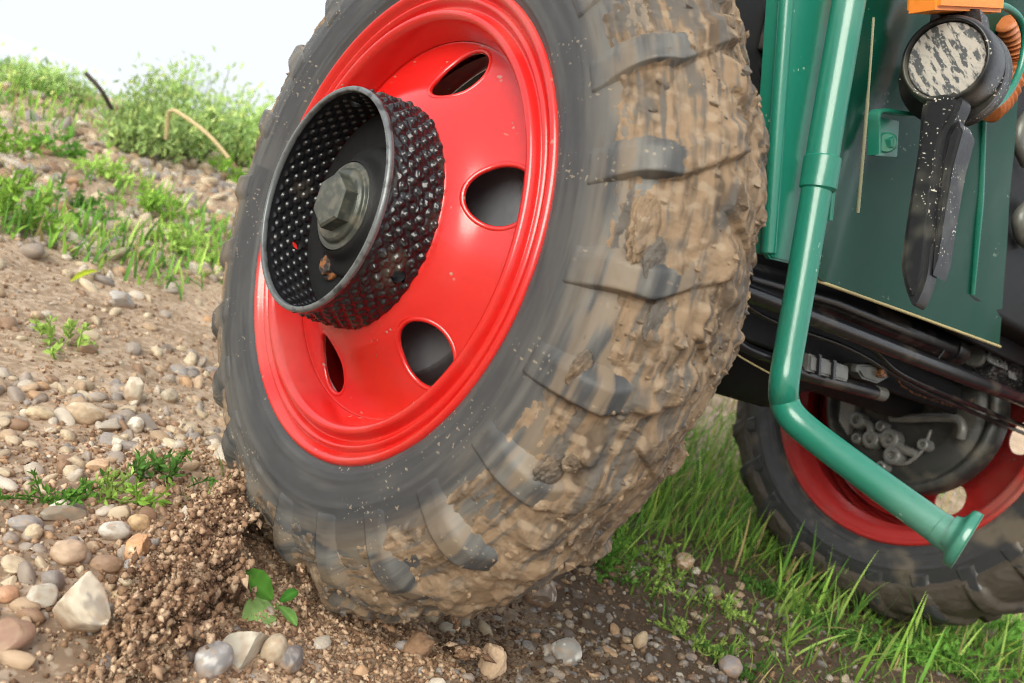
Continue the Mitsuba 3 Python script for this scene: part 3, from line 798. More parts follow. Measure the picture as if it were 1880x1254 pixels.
tp('added_panel', rounded_box((0.85, -0.150, 0.045), (1.218, -0.127, 0.14), 0.004), 'black_dull', 40)  # second added sheet, keeps the gap behind the casting black
tp('pipe_elbow', tube(smooth_path([(0.877, -0.285, 0.429), (0.856, -0.285, 0.397), (0.864, -0.285, 0.372), (0.901, -0.285, 0.357)], 6), 0.0085, 16), 'grey_metal', True)
tp('pipe_elbow', tube(smooth_path([(0.945, -0.285, 0.307), (0.917, -0.285, 0.277), (0.937, -0.285, 0.255), (0.974, -0.285, 0.25)], 6), 0.0110, 16), 'grey_metal', True)
sp = tp('spring_cap', along_axis(smooth_path([(0.0, 0.024), (0.006, 0.024), (0.006, 0.019), (0.012, 0.0185), (0.012, 0.014), (0.018, 0.0135), (0.018, 0.009), (0.024, 0.0085), (0.024, 0.0)], 2), np.array((0.451, -0.125, 0.341)), np.array([-0.35, -0.93, 0.0]), 48), 'black_paint', 20, label='ridged round black cap in the dark gap beside the tyre')
tp('gap_bolt', prism_hex((0.48, -0.125, 0.266), (-0.3, -0.95, 0), 0.010, 0.014), 'black_paint', 20)
tp('gap_bracket', rounded_box(np.array((0.418, -0.125, 0.367)) - [0, 0.02, 0.012], np.array((0.446, -0.125, 0.405)) + [0, 0, 0.01], 0.004), 'black_paint', 30)

# ------------------------------------------------------------------ stones
_ico3, _ico2, _ico1 = (trimesh.creation.icosphere(k) for k in (3, 2, 1))
CREAM, WHITE, GREY, BLUE, TAN, ORANGE, BROWN, DARK = (lin(*c) * 0.92 for c in
    ((214, 198, 170), (222, 214, 200), (158, 152, 146), (140, 142, 145), (190, 164, 136), (192, 152, 114), (140, 108, 86), (92, 88, 86)))
TONES = [CREAM, WHITE, GREY, BLUE, TAN, ORANGE, BROWN, DARK]
TONE_NAMES = ['cream', 'whitish', 'grey', 'blue-grey', 'tan', 'orange-brown', 'brown', 'dark grey']


SOILS = np.array([lin(172, 142, 116), lin(146, 115, 91), lin(192, 164, 137), lin(118, 91, 72)]) * 0.95


def stone_shape(size, seed, angular=0.0, base=_ico3):
    """A water-worn stone, its long axes given; angular cuts flat faces into it."""
    g = np.random.default_rng(seed)
    v = np.array(base.vertices)
    off = g.uniform(0, 50, 3)
    v *= (1 + 0.42 * (meshkit.fbm(v * 1.1 + off, 2, 3) - 0.5) + 0.10 * (meshkit.fbm(v * 3.5 + off, 2, 9) - 0.5))[:, None]
    for _ in range(int(angular * 16)):
        n = g.normal(size=3)
        n /= np.linalg.norm(n)
        d = v @ n - g.uniform(0.42, 0.74)
        v -= np.maximum(d, 0)[:, None] * n * 0.92
    v *= 1 + 0.03 * (meshkit.fbm(v * 9 + off, 2, 5) - 0.5)[:, None]
    v /= (v.max(0) - v.min(0)) / 2
    return v * np.asarray(size) / 2


def stone_tone(v, size, tone, seed, alt=None, vein=0.3):
    """Mottled mineral colour per vertex, with soil clinging to the underside."""
    q = v / max(size) * 5.0 + seed * 3.7
    m = meshkit.fbm(q, 3, seed % 97)[:, None]
    s = meshkit.fbm(q * 4, 2, 31)[:, None]
    alt = tone * 0.6 if alt is None else alt
    c = tone * (0.80 + 0.4 * m)
    c = c + (alt - c) * sst(0.56, 0.66, m) * vein
    c = c * (0.86 + 0.28 * s)
    c = 0.92 * c + (lin(164, 138, 114) - c) * (0.20 + 0.45 * sst(0.45, 0.7, meshkit.fbm(q * 1.3 + 9, 3, 77))[:, None])
    soil = lin(150, 116, 88)
    under = sst(0.05, -0.45, v[:, 2:3] / max(size[2], 1e-6) + 0.5 * (m - 0.5))
    return np.clip(c + (soil - c) * under * 0.8, 0.01, 0.9)


def rot_zxy(yaw, tilt, roll):
    return trimesh.transformations.euler_matrix(roll, tilt, yaw, 'sxyz')[:3, :3]


def put_stone(name, xy, size, yaw, tone, label, group=None, angular=0.0, sink=0.22, seed=0, tilt=(0, 0), alt=None, vein=0.35, base=None, category='stone'):
    v = stone_shape(size, seed, angular, _ico3 if base is None else base)
    c = stone_tone(v, size, tone, seed, alt, vein)
    v = v @ rot_zxy(yaw, *tilt).T
    z = float(on_ground(xy[0], xy[1])) - v[:, 2].min() - sink * size[2]
    return single(name, mesh_of(v + [xy[0], xy[1], z], (_ico3 if base is None else base).faces), 'stone_mineral', label, category, group, color=c, smooth=True)


# stones that stand out, each with its own place, sizes in metres
put_stone('rock', (-0.246, -0.164), (0.047, 0.036, 0.060), -0.6, lin(226, 216, 196), 'largest white angular rock with a grey hollow, standing on bare soil at the lower left', angular=0.9, sink=0.08, seed=91, alt=lin(150, 145, 138), vein=0.8, tilt=(0.2, 0.1), category='rock')
put_stone('cobble', (-0.107, -0.204), (0.062, 0.030, 0.034), 0.55, lin(198, 192, 176), 'long pale greenish cobble lying by the thrown soil', seed=12, angular=0.3, tilt=(-0.25, 0))
put_stone('cobble', (-0.146, -0.227), (0.036, 0.027, 0.040), 0.2, lin(140, 144, 150), 'rounded blue-grey cobble with a white end at the lower edge', seed=13, alt=lin(205, 205, 205), vein=0.9)
put_stone('stone', (-0.155, -0.027), (0.034, 0.022, 0.030), 0.7, lin(214, 160, 112), 'orange-tinted cream stone above a flat blue-grey pebble', seed=14, alt=lin(226, 206, 178), vein=0.9, angular=0.3)
put_stone('stone', (-0.189, -0.048), (0.032, 0.022, 0.019), 0.0, lin(150, 120, 100), 'smooth brown oval stone left of a flat blue-grey pebble', seed=15)
put_stone('stone', (-0.156, -0.046), (0.036, 0.020, 0.016), 0.25, lin(140, 144, 150), 'flat blue-grey pebble between brown and cream stones', seed=16)
put_stone('stone', (-0.159, -0.112), (0.030, 0.028, 0.034), 0.3, lin(206, 198, 178), 'round cream stone with grey bands half under thrown soil', seed=17, alt=lin(150, 150, 140), vein=0.7)
put_stone('stone', (-0.188, -0.117), (0.028, 0.022, 0.028), 0.0, lin(214, 190, 146), 'yellowish cream stone between the white rock and a round banded stone', seed=18, angular=0.4)
put_stone('stone', (-0.13, -0.075), (0.034, 0.028, 0.036), 0.5, lin(220, 208, 186), 'pale rounded stone beside falling brown soil', seed=19)
put_stone('stone', (-0.268, -0.115), (0.028, 0.024, 0.024), 0.2, lin(190, 186, 174), 'blocky pale grey stone left of the white angular rock', seed=20, angular=0.7)
put_stone('stone', (-0.305, -0.179), (0.038, 0.034, 0.034), 0.3, lin(142, 108, 92), 'dull reddish-brown stone at the left edge', seed=21, angular=0.3)
put_stone('stone', (-0.29, -0.1), (0.022, 0.018, 0.016), 0.3, lin(200, 150, 118), 'small orange stone at the left edge above a reddish-brown one', seed=22)
put_stone('stone', (-0.224, -0.037), (0.034, 0.030, 0.026), 0.3, lin(196, 170, 146), 'blurred pinkish tan stone in the middle of the lower left soil', seed=23)
put_stone('stone', (-0.168, 0.008), (0.036, 0.022, 0.022), 0.1, lin(206, 204, 196), 'white and grey spotted oval stone', seed=24, alt=lin(140, 142, 140), vein=0.8)
put_stone('stone', (-0.136, 0.031), (0.024, 0.020, 0.020), 0.1, lin(206, 174, 130), 'round sandy yellow stone beside a spotted oval stone', seed=25)
put_stone('stone', (-0.209, 0.053), (0.052, 0.022, 0.018), 0.18, lin(128, 124, 112), 'long dark banded slate below the leafy weed', seed=26, angular=0.5, alt=lin(170, 164, 150), vein=0.6)
put_stone('stone', (-0.249, 0.03), (0.034, 0.022, 0.018), 0.0, lin(146, 146, 148), 'flat blue-grey oval stone at the far left', seed=27)
put_stone('stone', (-0.245, 0.014), (0.018, 0.016, 0.020), 0.0, lin(208, 190, 160), 'small upright cream pebble beside a flat blue-grey stone', seed=28)
put_stone('stone', (-0.137, 0.175), (0.034, 0.026, 0.026), 0.3, lin(214, 176, 142), 'pinkish tan block among weeds', seed=29, angular=0.6)
put_stone('stone', (-0.01, 0.475), (0.028, 0.026, 0.044), 0.1, lin(216, 206, 188), 'upright whitish stone halfway up the bank', seed=30, angular=0.4, sink=0.1)
put_stone('stone', (-0.1, 0.393), (0.056, 0.036, 0.032), 0.1, lin(202, 180, 150), 'large tan lump with a cream top on the bank', seed=31, alt=lin(224, 210, 186), vein=0.9)
put_stone('stone', (-0.068, 0.361), (0.056, 0.024, 0.018), 0.5, lin(176, 168, 156), 'long flat grey stone leaning on soil', seed=32, angular=0.4, tilt=(-0.2, 0))
put_stone('stone', (-0.036, 0.367), (0.022, 0.022, 0.026), 0.3, lin(224, 218, 206), 'small white stone at the end of a long flat grey stone', seed=33)
put_stone('stone', (-0.16, 0.381), (0.038, 0.022, 0.018), 0.1, lin(212, 194, 160), 'flat cream oval stone left of the large tan lump', seed=34)
put_stone('stone', (0.065, 0.521), (0.034, 0.024, 0.026), 0.5, lin(186, 176, 156), 'pale stone on crumbly soil close to the tyre', seed=35)
put_stone('stone', (0.14, 1.441), (0.075, 0.045, 0.040), 0.4, lin(216, 202, 176), 'large pale oval stone high on the bank', seed=36)
put_stone('stone', (0.119, 1.27), (0.044, 0.030, 0.026), 0.2, lin(224, 212, 190), 'cream stone just below the large pale oval stone', seed=37)
put_stone('stone', (0.109, 0.974), (0.062, 0.040, 0.036), 0.3, lin(176, 174, 172), 'pale grey stone beside an earth clod on the bank', seed=38, angular=0.5)
put_stone('stone', (0.406, -0.06), (0.058, 0.046, 0.046), 0.3, lin(98, 88, 82), 'dark wet rock freckled white just beside the tyre foot', seed=41, alt=lin(205, 200, 195), vein=0.75, angular=0.4, category='rock')
put_stone('cobble', (0.329, -0.204), (0.042, 0.036, 0.036), 0.3, lin(140, 142, 140), 'round grey cobble with a white patch in the dark gravel', seed=42, alt=lin(215, 215, 210), vein=0.9)
put_stone('stone', (0.494, -0.18), (0.024, 0.018, 0.030), 0.3, lin(170, 152, 124), 'tan oval pebble standing in dark gravel', seed=43)
put_stone('stone', (0.878, 0.072), (0.040, 0.032, 0.034), 0.3, lin(176, 142, 112), 'brown and white stone at the edge of the grass', seed=44, alt=lin(210, 200, 185), vein=0.8)
put_stone('stone', (0.867, -0.013), (0.042, 0.026, 0.022), 0.1, lin(120, 120, 96), 'flat olive-grey stone on dark earth by the grass', seed=45)
put_stone('stone', (0.621, -0.243), (0.044, 0.034, 0.030), 0.3, lin(120, 120, 126), 'grey stone with a rust stain at the lower edge', seed=46, alt=lin(180, 140, 110), vein=0.6)
put_stone('stone', (0.69, 0.025), (0.022, 0.018, 0.022), 0.3, lin(200, 190, 176), 'small whitish pebble in the creeping weed by the tyre', seed=47)
put_stone('stone', (0.899, 0.055), (0.020, 0.016, 0.016), 0.3, lin(214, 210, 200), 'small white pebble right of a brown and white stone', seed=48)
put_stone('stone', (-0.06, -0.214), (0.030, 0.022, 0.030), 0.6, lin(96, 100, 110), 'dark blue-grey stone in crumbly soil below the two-leaved plant', seed=49, alt=lin(170, 170, 170), vein=0.6, angular=0.4)
put_stone('stone', (-0.076, -0.209), (0.026, 0.022, 0.036), 0.2, lin(186, 172, 150), 'pale upright stone beside the long greenish cobble', seed=50)

# pebbles of the bank and of the gravel by the tyre: up to 300 stones in view are things, the rest is gravel
EYE_XY = np.array([-0.576, -0.942])
AHEAD = math.atan2(0.753, 0.655)


def fan(n, r0, r1, a0, a1, power, g):
    """Points on the ground in a fan in front of the viewer's feet, thinning with distance."""
    r = r0 * (r1 / r0) ** (g.random(n) ** power)
    a = np.radians(g.uniform(a0, a1, n))
    return np.stack([EYE_XY[0] + r * np.cos(a), EYE_XY[1] + r * np.sin(a)], 1)


def under_wheel(x, y, grow=0.0):
    return (x > -0.015 - grow) & (x < 0.165 + grow) & (np.abs(y) < 0.16 + grow)


g = np.random.default_rng(21)
PAT = g.uniform(0, 40, 2)


def gravel_cover(x, y):
    """Where stones lie thick: patches on the bank, a strip of fine gravel right of the tyre, few in the wheel's loose soil."""
    f = meshkit.fbm(np.stack([x * 2.6 + PAT[0], y * 2.6 + PAT[1], 0 * x], -1), 3, 17)
    c = 0.12 + 0.8 * sst(0.42, 0.64, f)
    strip = np.exp(-((x - 0.45 - 0.3 * y) / 0.28) ** 2) * (y < 0.12)
    c = np.maximum(c, 1.1 * strip)
    loose = np.exp(-((x - 0.02) / 0.16) ** 2 - ((y + 0.02) / 0.30) ** 2)
    lane = np.exp(-((x - 0.02 * y + 0.02) / 0.16) ** 2) * sst(0.5, 1.0, y) * sst(2.2, 1.4, y)
    near = sst(1.35, 0.75, np.hypot(x - EYE_XY[0], y - EYE_XY[1])) * (x < 0.2)
    return c * (1 - 0.60 * near) * (1 - 0.75 * loose) * (1 - 0.25 * lane) * (1 - 0.75 * (x > 0.75) * (x + y > 1.0) * (y < 1.0))


DARK_ZONE = lambda x, y: (x - 0.28 * y > 0.22) & (x + y < 2.2)  # zone where stones and crumbs get a darker tone


def pick(n, g, a0, a1, r0, r1, power):
    p = fan(n, r0, r1, a0, a1, power, g)
    keep = (g.random(n) < gravel_cover(p[:, 0], p[:, 1])) & ~under_wheel(p[:, 0], p[:, 1])
    return p[keep]


SHAPE_WORDS = {'round': (1.0, 0.85, 0.75), 'oval': (1.35, 0.9, 0.62), 'flat': (1.35, 1.05, 0.45), 'long': (1.7, 0.8, 0.62)}
bank = pick(1200, g, 47, 88, 0.45, 3.6, 0.9)
darkg = pick(600, g, 16, 41, 0.85, 2.2, 0.8)
bank, darkg = bank[:165], darkg[:85]
for k, (x, y) in enumerate(np.vstack([bank, darkg])):
    wet = k >= len(bank)
    tone_i = int(g.choice(8, p=[.26, .14, .16, .10, .18, .07, .06, .03] if not wet else [.10, .06, .22, .20, .14, .06, .12, .10]))
    word = ['round', 'oval', 'flat', 'long'][int(g.choice(4, p=[.3, .35, .2, .15]))]
    dist = math.hypot(x - EYE_XY[0], y - EYE_XY[1])
    d = (0.012 + 0.012 * g.random() ** 2) * ((1 + 0.62 * max(0, dist - 1.0)) if not wet else 0.95)
    size = np.array(SHAPE_WORDS[word]) * d
    where = 'in the dark gravel right of the tyre' if wet else ('on the near soil left of the tyre' if dist < 1.25 else 'partway up the stony bank' if dist < 2.2 else 'high on the stony bank')
    tone = TONES[tone_i] * (0.62 if wet else 1.0)  # darker tone for pebbles right of the tyre
    put_stone('pebble', (x, y), size, g.uniform(0, 6.28), tone, f'{word} {TONE_NAMES[tone_i]} pebble {where}', group=f'{word} {TONE_NAMES[tone_i]} pebbles {where}', seed=300 + k, angular=float(g.choice([0, 0, 0.3, 0.6])), tilt=(g.normal() * 0.25, g.normal() * 0.25), base=_ico2, sink=0.36 + 0.26 * g.random())


def scatter_lumps(points, sizes, tones, base, g, sink=0.25, wobble=0.30, colour_noise=0.16, lift=None):
    """Many small lumps as one mesh with a colour per lump."""
    n, nb = len(points), len(base.vertices)
    v = np.broadcast_to(base.vertices, (n, nb, 3)).copy()
    v *= 1 + wobble * (g.random((n, nb, 1)) - 0.5) + 0.25 * (meshkit.noise(v * 1.3 + g.uniform(0, 90, (n, 1, 3)), 4) - 0.5)[..., None]
    v *= sizes[:, None, :] / 2
    q = g.normal(size=(n, 4))
    q[:, 0] += 1.4
    q[:, 3] *= 3
    q /= np.linalg.norm(q, axis=1, keepdims=True)
    w, a, b, c = q.T
    R = np.stack([1 - 2 * (b * b + c * c), 2 * (a * b - c * w), 2 * (a * c + b * w), 2 * (a * b + c * w), 1 - 2 * (a * a + c * c), 2 * (b * c - a * w), 2 * (a * c - b * w), 2 * (b * c + a * w), 1 - 2 * (a * a + b * b)], -1).reshape(n, 3, 3)
    v = np.einsum('nij,nkj->nki', R, v)
    if lift is None:
        z = on_ground(points[:, 0], points[:, 1]) + sizes.min(1) * (0.5 - sink)
    else:
        z = lift
    v += np.stack([points[:, 0], points[:, 1], z], -1)[:, None]
    col = tones[:, None] * (1 - colour_noise / 2 + colour_noise * g.random((n, nb, 1)))
    f = (np.arange(n)[:, None, None] * nb + base.faces[None]).reshape(-1, 3)
    return mesh_of(v.reshape(-1, 3), f), np.clip(col.reshape(-1, 3), 0.005, 0.95)


def gravel(n, a0, a1, r0, r1, power, wet, g, dmin, dmax):
    p = pick(n, g, a0, a1, r0, r1, power)
    m = len(p)
    dist = np.hypot(p[:, 0] - EYE_XY[0], p[:, 1] - EYE_XY[1])
    d = (dmin + (dmax - dmin) * g.random(m) ** 2.2) * (1 + (0.10 if wet else 0.42) * np.maximum(0, dist - 1.0))
    sizes = np.stack([d * g.uniform(1, 1.6, m), d * g.uniform(0.8, 1.1, m), d * g.uniform(0.5, 0.85, m)], 1)
    prob = [.24, .13, .17, .11, .20, .06, .07, .02] if not wet else [.10, .06, .22, .17, .16, .06, .13, .10]
    tones = np.array(TONES)[g.choice(8, m, p=prob)] * g.uniform(0.7, 1.1, (m, 1))
    dark = DARK_ZONE(p[:, 0], p[:, 1])
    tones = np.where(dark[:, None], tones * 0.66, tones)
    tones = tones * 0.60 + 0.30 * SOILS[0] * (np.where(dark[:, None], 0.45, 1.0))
    return scatter_lumps(p, sizes, tones, _ico1, g, sink=0.42)


m1, c1 = gravel(12500, 44, 92, 0.40, 5.2, 0.62, False, g, 0.0045, 0.024)
single('gravel', m1, 'stone_mineral', 'small mixed pebbles strewn over the soil bank', kind='stuff', color=c1, smooth=True)
m1, c1 = gravel(5200, 50, 90, 2.0, 5.2, 0.8, False, g, 0.012, 0.030)
single('gravel', m1, 'stone_mineral', 'pale pebbles lying high on the bank below the bushes', kind='stuff', color=c1, smooth=True)
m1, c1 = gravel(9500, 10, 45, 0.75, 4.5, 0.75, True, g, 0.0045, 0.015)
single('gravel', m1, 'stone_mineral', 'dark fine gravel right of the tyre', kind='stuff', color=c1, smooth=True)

# crumbs of soil
_octa = trimesh.convex.convex_hull(np.array([[1, 0, 0], [-1, 0, 0], [0, 1, 0], [0, -1, 0], [0, 0, 1], [0, 0, -1.0]]))


def crumbs(points, dmin, dmax, g, lift=None):
    m = len(points)
    d = dmin + (dmax - dmin) * g.random(m) ** 3.0
    sizes = np.stack([d * g.uniform(0.9, 1.6, m), d, d * g.uniform(0.6, 1, m)], 1)
    tones = SOILS[g.integers(0, 4, m)] * g.uniform(0.75, 1.15, (m, 1))
    dark = DARK_ZONE(points[:, 0], points[:, 1])
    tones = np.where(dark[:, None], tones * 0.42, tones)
    return scatter_lumps(points, sizes, tones, _octa, g, 0.35, 0.6, 0.25, lift)


def strands(points, along, dmin, dmax, g):
    """Torn-off shreds of damp soil, drawn out in the direction they fly."""
    m, nb = len(points), len(_octa.vertices)
    d = dmin + (dmax - dmin) * g.random(m) ** 10.0
    a = along / np.linalg.norm(along, axis=1, keepdims=True) + g.normal(size=(m, 3)) * 0.30
    a /= np.linalg.norm(a, axis=1, keepdims=True)
    b = np.cross(a, g.normal(size=(m, 3)))
    b /= np.linalg.norm(b, axis=1, keepdims=True)
    c = np.cross(a, b)
    v = _octa.vertices[None] * (1 + 0.6 * (g.random((m, nb, 1)) - 0.5))
    L = d * g.uniform(1.0, 2.2, m)
    v = v[..., :1] * (a * L[:, None])[:, None] / 2 + v[..., 1:2] * (b * d[:, None])[:, None] / 2 + v[..., 2:] * (c * d[:, None])[:, None] * 0.45 + points[:, None]
    tones = (SOILS[g.integers(0, 4, m)] * g.uniform(0.75, 1.1, (m, 1)))[:, None] * (0.88 + 0.24 * g.random((m, nb, 1)))
    f = (np.arange(m)[:, None, None] * nb + _octa.faces[None]).reshape(-1, 3)
    return mesh_of(v.reshape(-1, 3), f), np.clip(tones.reshape(-1, 3), 0.005, 0.9)


p = fan(34000, 0.40, 2.4, 12, 92, 0.95, g)
loose = np.stack([g.normal(-0.03, 0.12, 12000), g.normal(0.0, 0.20, 12000)], 1)
front = np.stack([g.normal(0.10, 0.12, 4200), g.normal(-0.17, 0.07, 4200)], 1)
up = fan(9000, 1.6, 4.2, 48, 90, 1.0, g)
p = np.vstack([p, loose, front, up])
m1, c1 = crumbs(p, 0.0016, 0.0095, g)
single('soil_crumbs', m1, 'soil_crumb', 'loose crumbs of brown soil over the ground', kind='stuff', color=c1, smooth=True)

# soil thrown up by the wheel: clods in the air and the crumbs that fall with them
arcs = [((-0.003, 0.1011, 0.0505), (-0.0876, -0.027, 0.0387), (-0.2039, -0.2095, 0.0137), 113000, 0.013), ((-0.008, 0.0641, 0.042), (-0.082, -0.0727, 0.0342), (-0.1454, -0.1683, 0.0053), 13000, 0.013), ((-0.0071, 0.1048, 0.052), (-0.1091, -0.0492, 0.0326), (-0.1657, -0.1337, 0.0301), 6000, 0.010),
        ((-0.135, -0.1486, 0.0196), (-0.1766, -0.1924, 0.0194), (-0.2136, -0.2143, 0.0141), 9000, 0.012),
        ((0.0271, -0.0357, 0.025), (0.0231, -0.0737, 0.0146), (0.0257, -0.1067, -0.0133), 1500, 0.008), ((0.0567, -0.0645, 0.0042), (0.0645, -0.1115, 0.0037), (0.0745, -0.1498, -0.017), 2200, 0.009), ((0.0687, -0.0746, 0.0069), (0.0916, -0.1337, 0.0138), (0.1114, -0.1786, 0.0071), 1600, 0.009), ((0.184, -0.1297, 0.0457), (0.178, -0.1528, 0.0339), (0.1843, -0.1611, 0.0144), 500, 0.0045), ((0.1219, -0.176, -0.0045), (0.1366, -0.1874, 0.0058), (0.1646, -0.2113, 0.0102), 900, 0.009)]
pts, drs = [], []
for a, b, c, n, spread in arcs:                                              # torn lumps that come apart as they fall: crumbs in bunches along each arc
    a, b, c = (np.array(q) for q in (a, b, c))
    bunches = max(3, n // 260)
    tb = g.random(bunches)[:, None] ** 0.9
    centre = a * (1 - tb) ** 2 + 2 * b * tb * (1 - tb) + c * tb * tb + g.normal(size=(bunches, 3)) * spread * (0.4 + 1.3 * tb)
    way = 2 * (1 - tb) * (b - a) + 2 * tb * (c - b)
    way /= np.linalg.norm(way, axis=1, keepdims=True)
    k = g.integers(0, bunches, n // 2)
    loose_ = spread * g.uniform(0.18, 0.45, bunches)[k][:, None]
    q = centre[k] + g.normal(size=(n // 2, 3)) * loose_ + way[k] * g.normal(size=(n // 2, 1)) * loose_ * 2.6
    pts.append(q)
    drs.append(way[k])
pts, drs = np.vstack(pts), np.vstack(drs)
floor_z = on_ground(pts[:, 0], pts[:, 1]) + 0.002
pts[:, 2] = np.maximum(pts[:, 2], floor_z)
m1, c1 = strands(pts, drs, 0.0009, 0.0110, g)
single('thrown_soil', m1, 'soil_crumb', 'spray of brown soil crumbs thrown off the tyre', kind='stuff', color=c1, smooth=True)


def clod(xyz, size, seed, label, group=None, dark=1.0):
    gg = np.random.default_rng(seed)
    v = np.array(_ico3.vertices)
    o = gg.uniform(0, 40, 3)
    v *= (1 + 0.8 * (meshkit.fbm(v * 1.6 + o, 3, 2) - 0.5) + 0.35 * (meshkit.fbm(v * 6 + o, 2, 8) - 0.5))[:, None]
    v = v * np.asarray(size) / 2
    c = (SOILS[seed % 3] * dark) * (0.75 + 0.5 * meshkit.fbm(v * 500 + o, 2, 6))[:, None]
    return single('soil_clod', mesh_of(v @ rot_zxy(*gg.uniform(0, 3, 3)).T + xyz, _ico3.faces), 'soil_crumb', label, 'clod', group, color=c, smooth=True)


for k, (p3, s) in enumerate((((-0.0228, 0.0626, 0.0341), 0.034), ((-0.0757, -0.0242, 0.0383), 0.026), ((-0.078, -0.0493, 0.0349), 0.022), ((-0.0941, -0.0496, 0.0276), 0.024), ((-0.1211, -0.0933, 0.0246), 0.020), ((-0.1413, -0.13, 0.0175), 0.022), ((-0.1771, -0.1787, 0.0194), 0.026), ((-0.1135, -0.115, 0.0129), 0.018))):
    clod(p3, (s, s * 0.75, s * 0.7), 60 + k, ['largest clod at the top of the soil spray, against the tyre', 'soil clod in the air just below the topmost one', 'soil clod in the spray nearest the broad-leaved seedling', 'soil clod at the outer side of the spray above the stones', 'soil clod in the middle of the falling spray', 'soil clod falling in front of the pale rounded stone', 'soil clod low in the spray above the landing one', 'smallest soil clod on the right side of the spray'][k])
clod((-0.1841, -0.1882, 0.0034), (0.050, 0.036, 0.030), 71, 'wide brown clod landing at the lower end of the soil spray')
clod((-0.2034, -0.2119, -0.0004), (0.040, 0.030, 0.022), 72, 'brown clod on the ground below the soil spray')
clod((0.1219, -0.176, -0.0045), (0.036, 0.028, 0.030), 73, 'brown clod in front of the tyre, left of two')
clod((0.1932, -0.2233, 0.0073), (0.042, 0.030, 0.026), 74, 'brown clod in front of the tyre, right of two')
# ------------------------------------------------------------------ plants
GREENS = np.array([lin(126, 160, 70), lin(98, 140, 62), lin(150, 176, 92), lin(84, 120, 58), lin(168, 180, 90)])


def blades(roots, length, width, lean, bend, yaw, tones, k=6):
    """Grass blades: two-sided tapered strips with a crease, curving over."""
    n = len(roots)
    t = np.linspace(0, 1, k)[None, :, None]
    up = np.array([0, 0, 1.0])
    out = np.stack([np.cos(yaw), np.sin(yaw), 0 * yaw], -1)[:, None]
    side = np.stack([-np.sin(yaw), np.cos(yaw), 0 * yaw], -1)[:, None]
    L = length[:, None, None]
    ang = lean[:, None, None] + bend[:, None, None] * t
    step = (np.sin(ang) * out + np.cos(ang) * up) * L / (k - 1)
    mid = roots[:, None] + np.concatenate([np.zeros((n, 1, 3)), np.cumsum(step[:, :-1], 1)], 1)
    w = width[:, None, None] / 2 * (1 - t ** 2.2) * (0.55 + 0.45 * np.minimum(t * 4, 1)) + 0.0001
    crease = (np.cos(ang) * out - np.sin(ang) * up) * w * 0.35
    v = np.stack([mid - side * w, mid + crease, mid + side * w], 2)
    idx = np.arange(k * 3).reshape(k, 3)
    q = np.concatenate([np.stack([idx[:-1, j], idx[:-1, j + 1], idx[1:, j + 1], idx[1:, j]], -1) for j in (0, 1)])
    f1 = np.vstack([q[:, [0, 1, 2]], q[:, [0, 2, 3]]])
    f = (np.arange(n)[:, None, None] * k * 3 + f1[None]).reshape(-1, 3)
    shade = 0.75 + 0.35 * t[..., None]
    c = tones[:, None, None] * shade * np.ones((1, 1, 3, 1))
    return mesh_of(v.reshape(-1, 3), f), np.clip(c.reshape(-1, 3), 0.004, 0.9)


def join(pieces):
    v, f, c, at = [], [], [], 0
    for m, col in pieces:
        v.append(m.vertices)
        f.append(m.faces + at)
        c.append(col)
        at += len(m.vertices)
    return mesh_of(np.vstack(v), np.vstack(f)), np.vstack(c)


def grass_at(xy, g, h, spread=0.35, wide=0.0035, tone=0.9):
    n = len(xy)
    roots = np.stack([xy[:, 0], xy[:, 1], on_ground(xy[:, 0], xy[:, 1]) - 0.004], 1)
    tones = GREENS[g.choice(5, n, p=[.3, .3, .15, .2, .05])] * g.uniform(0.7, 1.15, (n, 1)) * tone
    dry = g.random(n) < 0.09
    tones[dry] = lin(188, 168, 118) * g.uniform(0.6, 1.0, (dry.sum(), 1))
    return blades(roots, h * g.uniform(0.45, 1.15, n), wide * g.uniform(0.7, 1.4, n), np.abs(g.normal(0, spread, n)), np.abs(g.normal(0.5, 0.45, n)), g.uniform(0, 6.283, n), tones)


def leaflets(centers, dirs, length, width, tones, g):
    """Small pointed leaves folded along the middle."""
    n = len(centers)
    d = dirs / np.linalg.norm(dirs, axis=1, keepdims=True)
    s = np.cross(d, g.normal(size=(n, 3)))
    s /= np.linalg.norm(s, axis=1, keepdims=True)
    u = np.cross(s, d)
    L, W = length[:, None], width[:, None]
    v = np.stack([centers, centers + d * L * 0.45 + s * W / 2 + u * W * 0.15, centers + d * L * 0.5 - u * W * 0.05, centers + d * L * 0.45 - s * W / 2 + u * W * 0.15, centers + d * L - u * W * 0.15], 1)
    f = (np.arange(n)[:, None, None] * 5 + np.array([[0, 1, 2], [0, 2, 3], [1, 4, 2], [2, 4, 3]])[None]).reshape(-1, 3)
    c = np.repeat(tones[:, None], 5, 1) * (0.85 + 0.3 * g.random((n, 5, 1)))
    return mesh_of(v.reshape(-1, 3), f), np.clip(c.reshape(-1, 3), 0.004, 0.9)


# the grass between the wheels and beside the far wheel
g = np.random.default_rng(5)


def tufts(centers, per, radius, h, g, **kw):
    c = np.repeat(np.asarray(centers), per, 0)
    return grass_at(c + g.normal(size=c.shape) * radius, g, h, **kw)


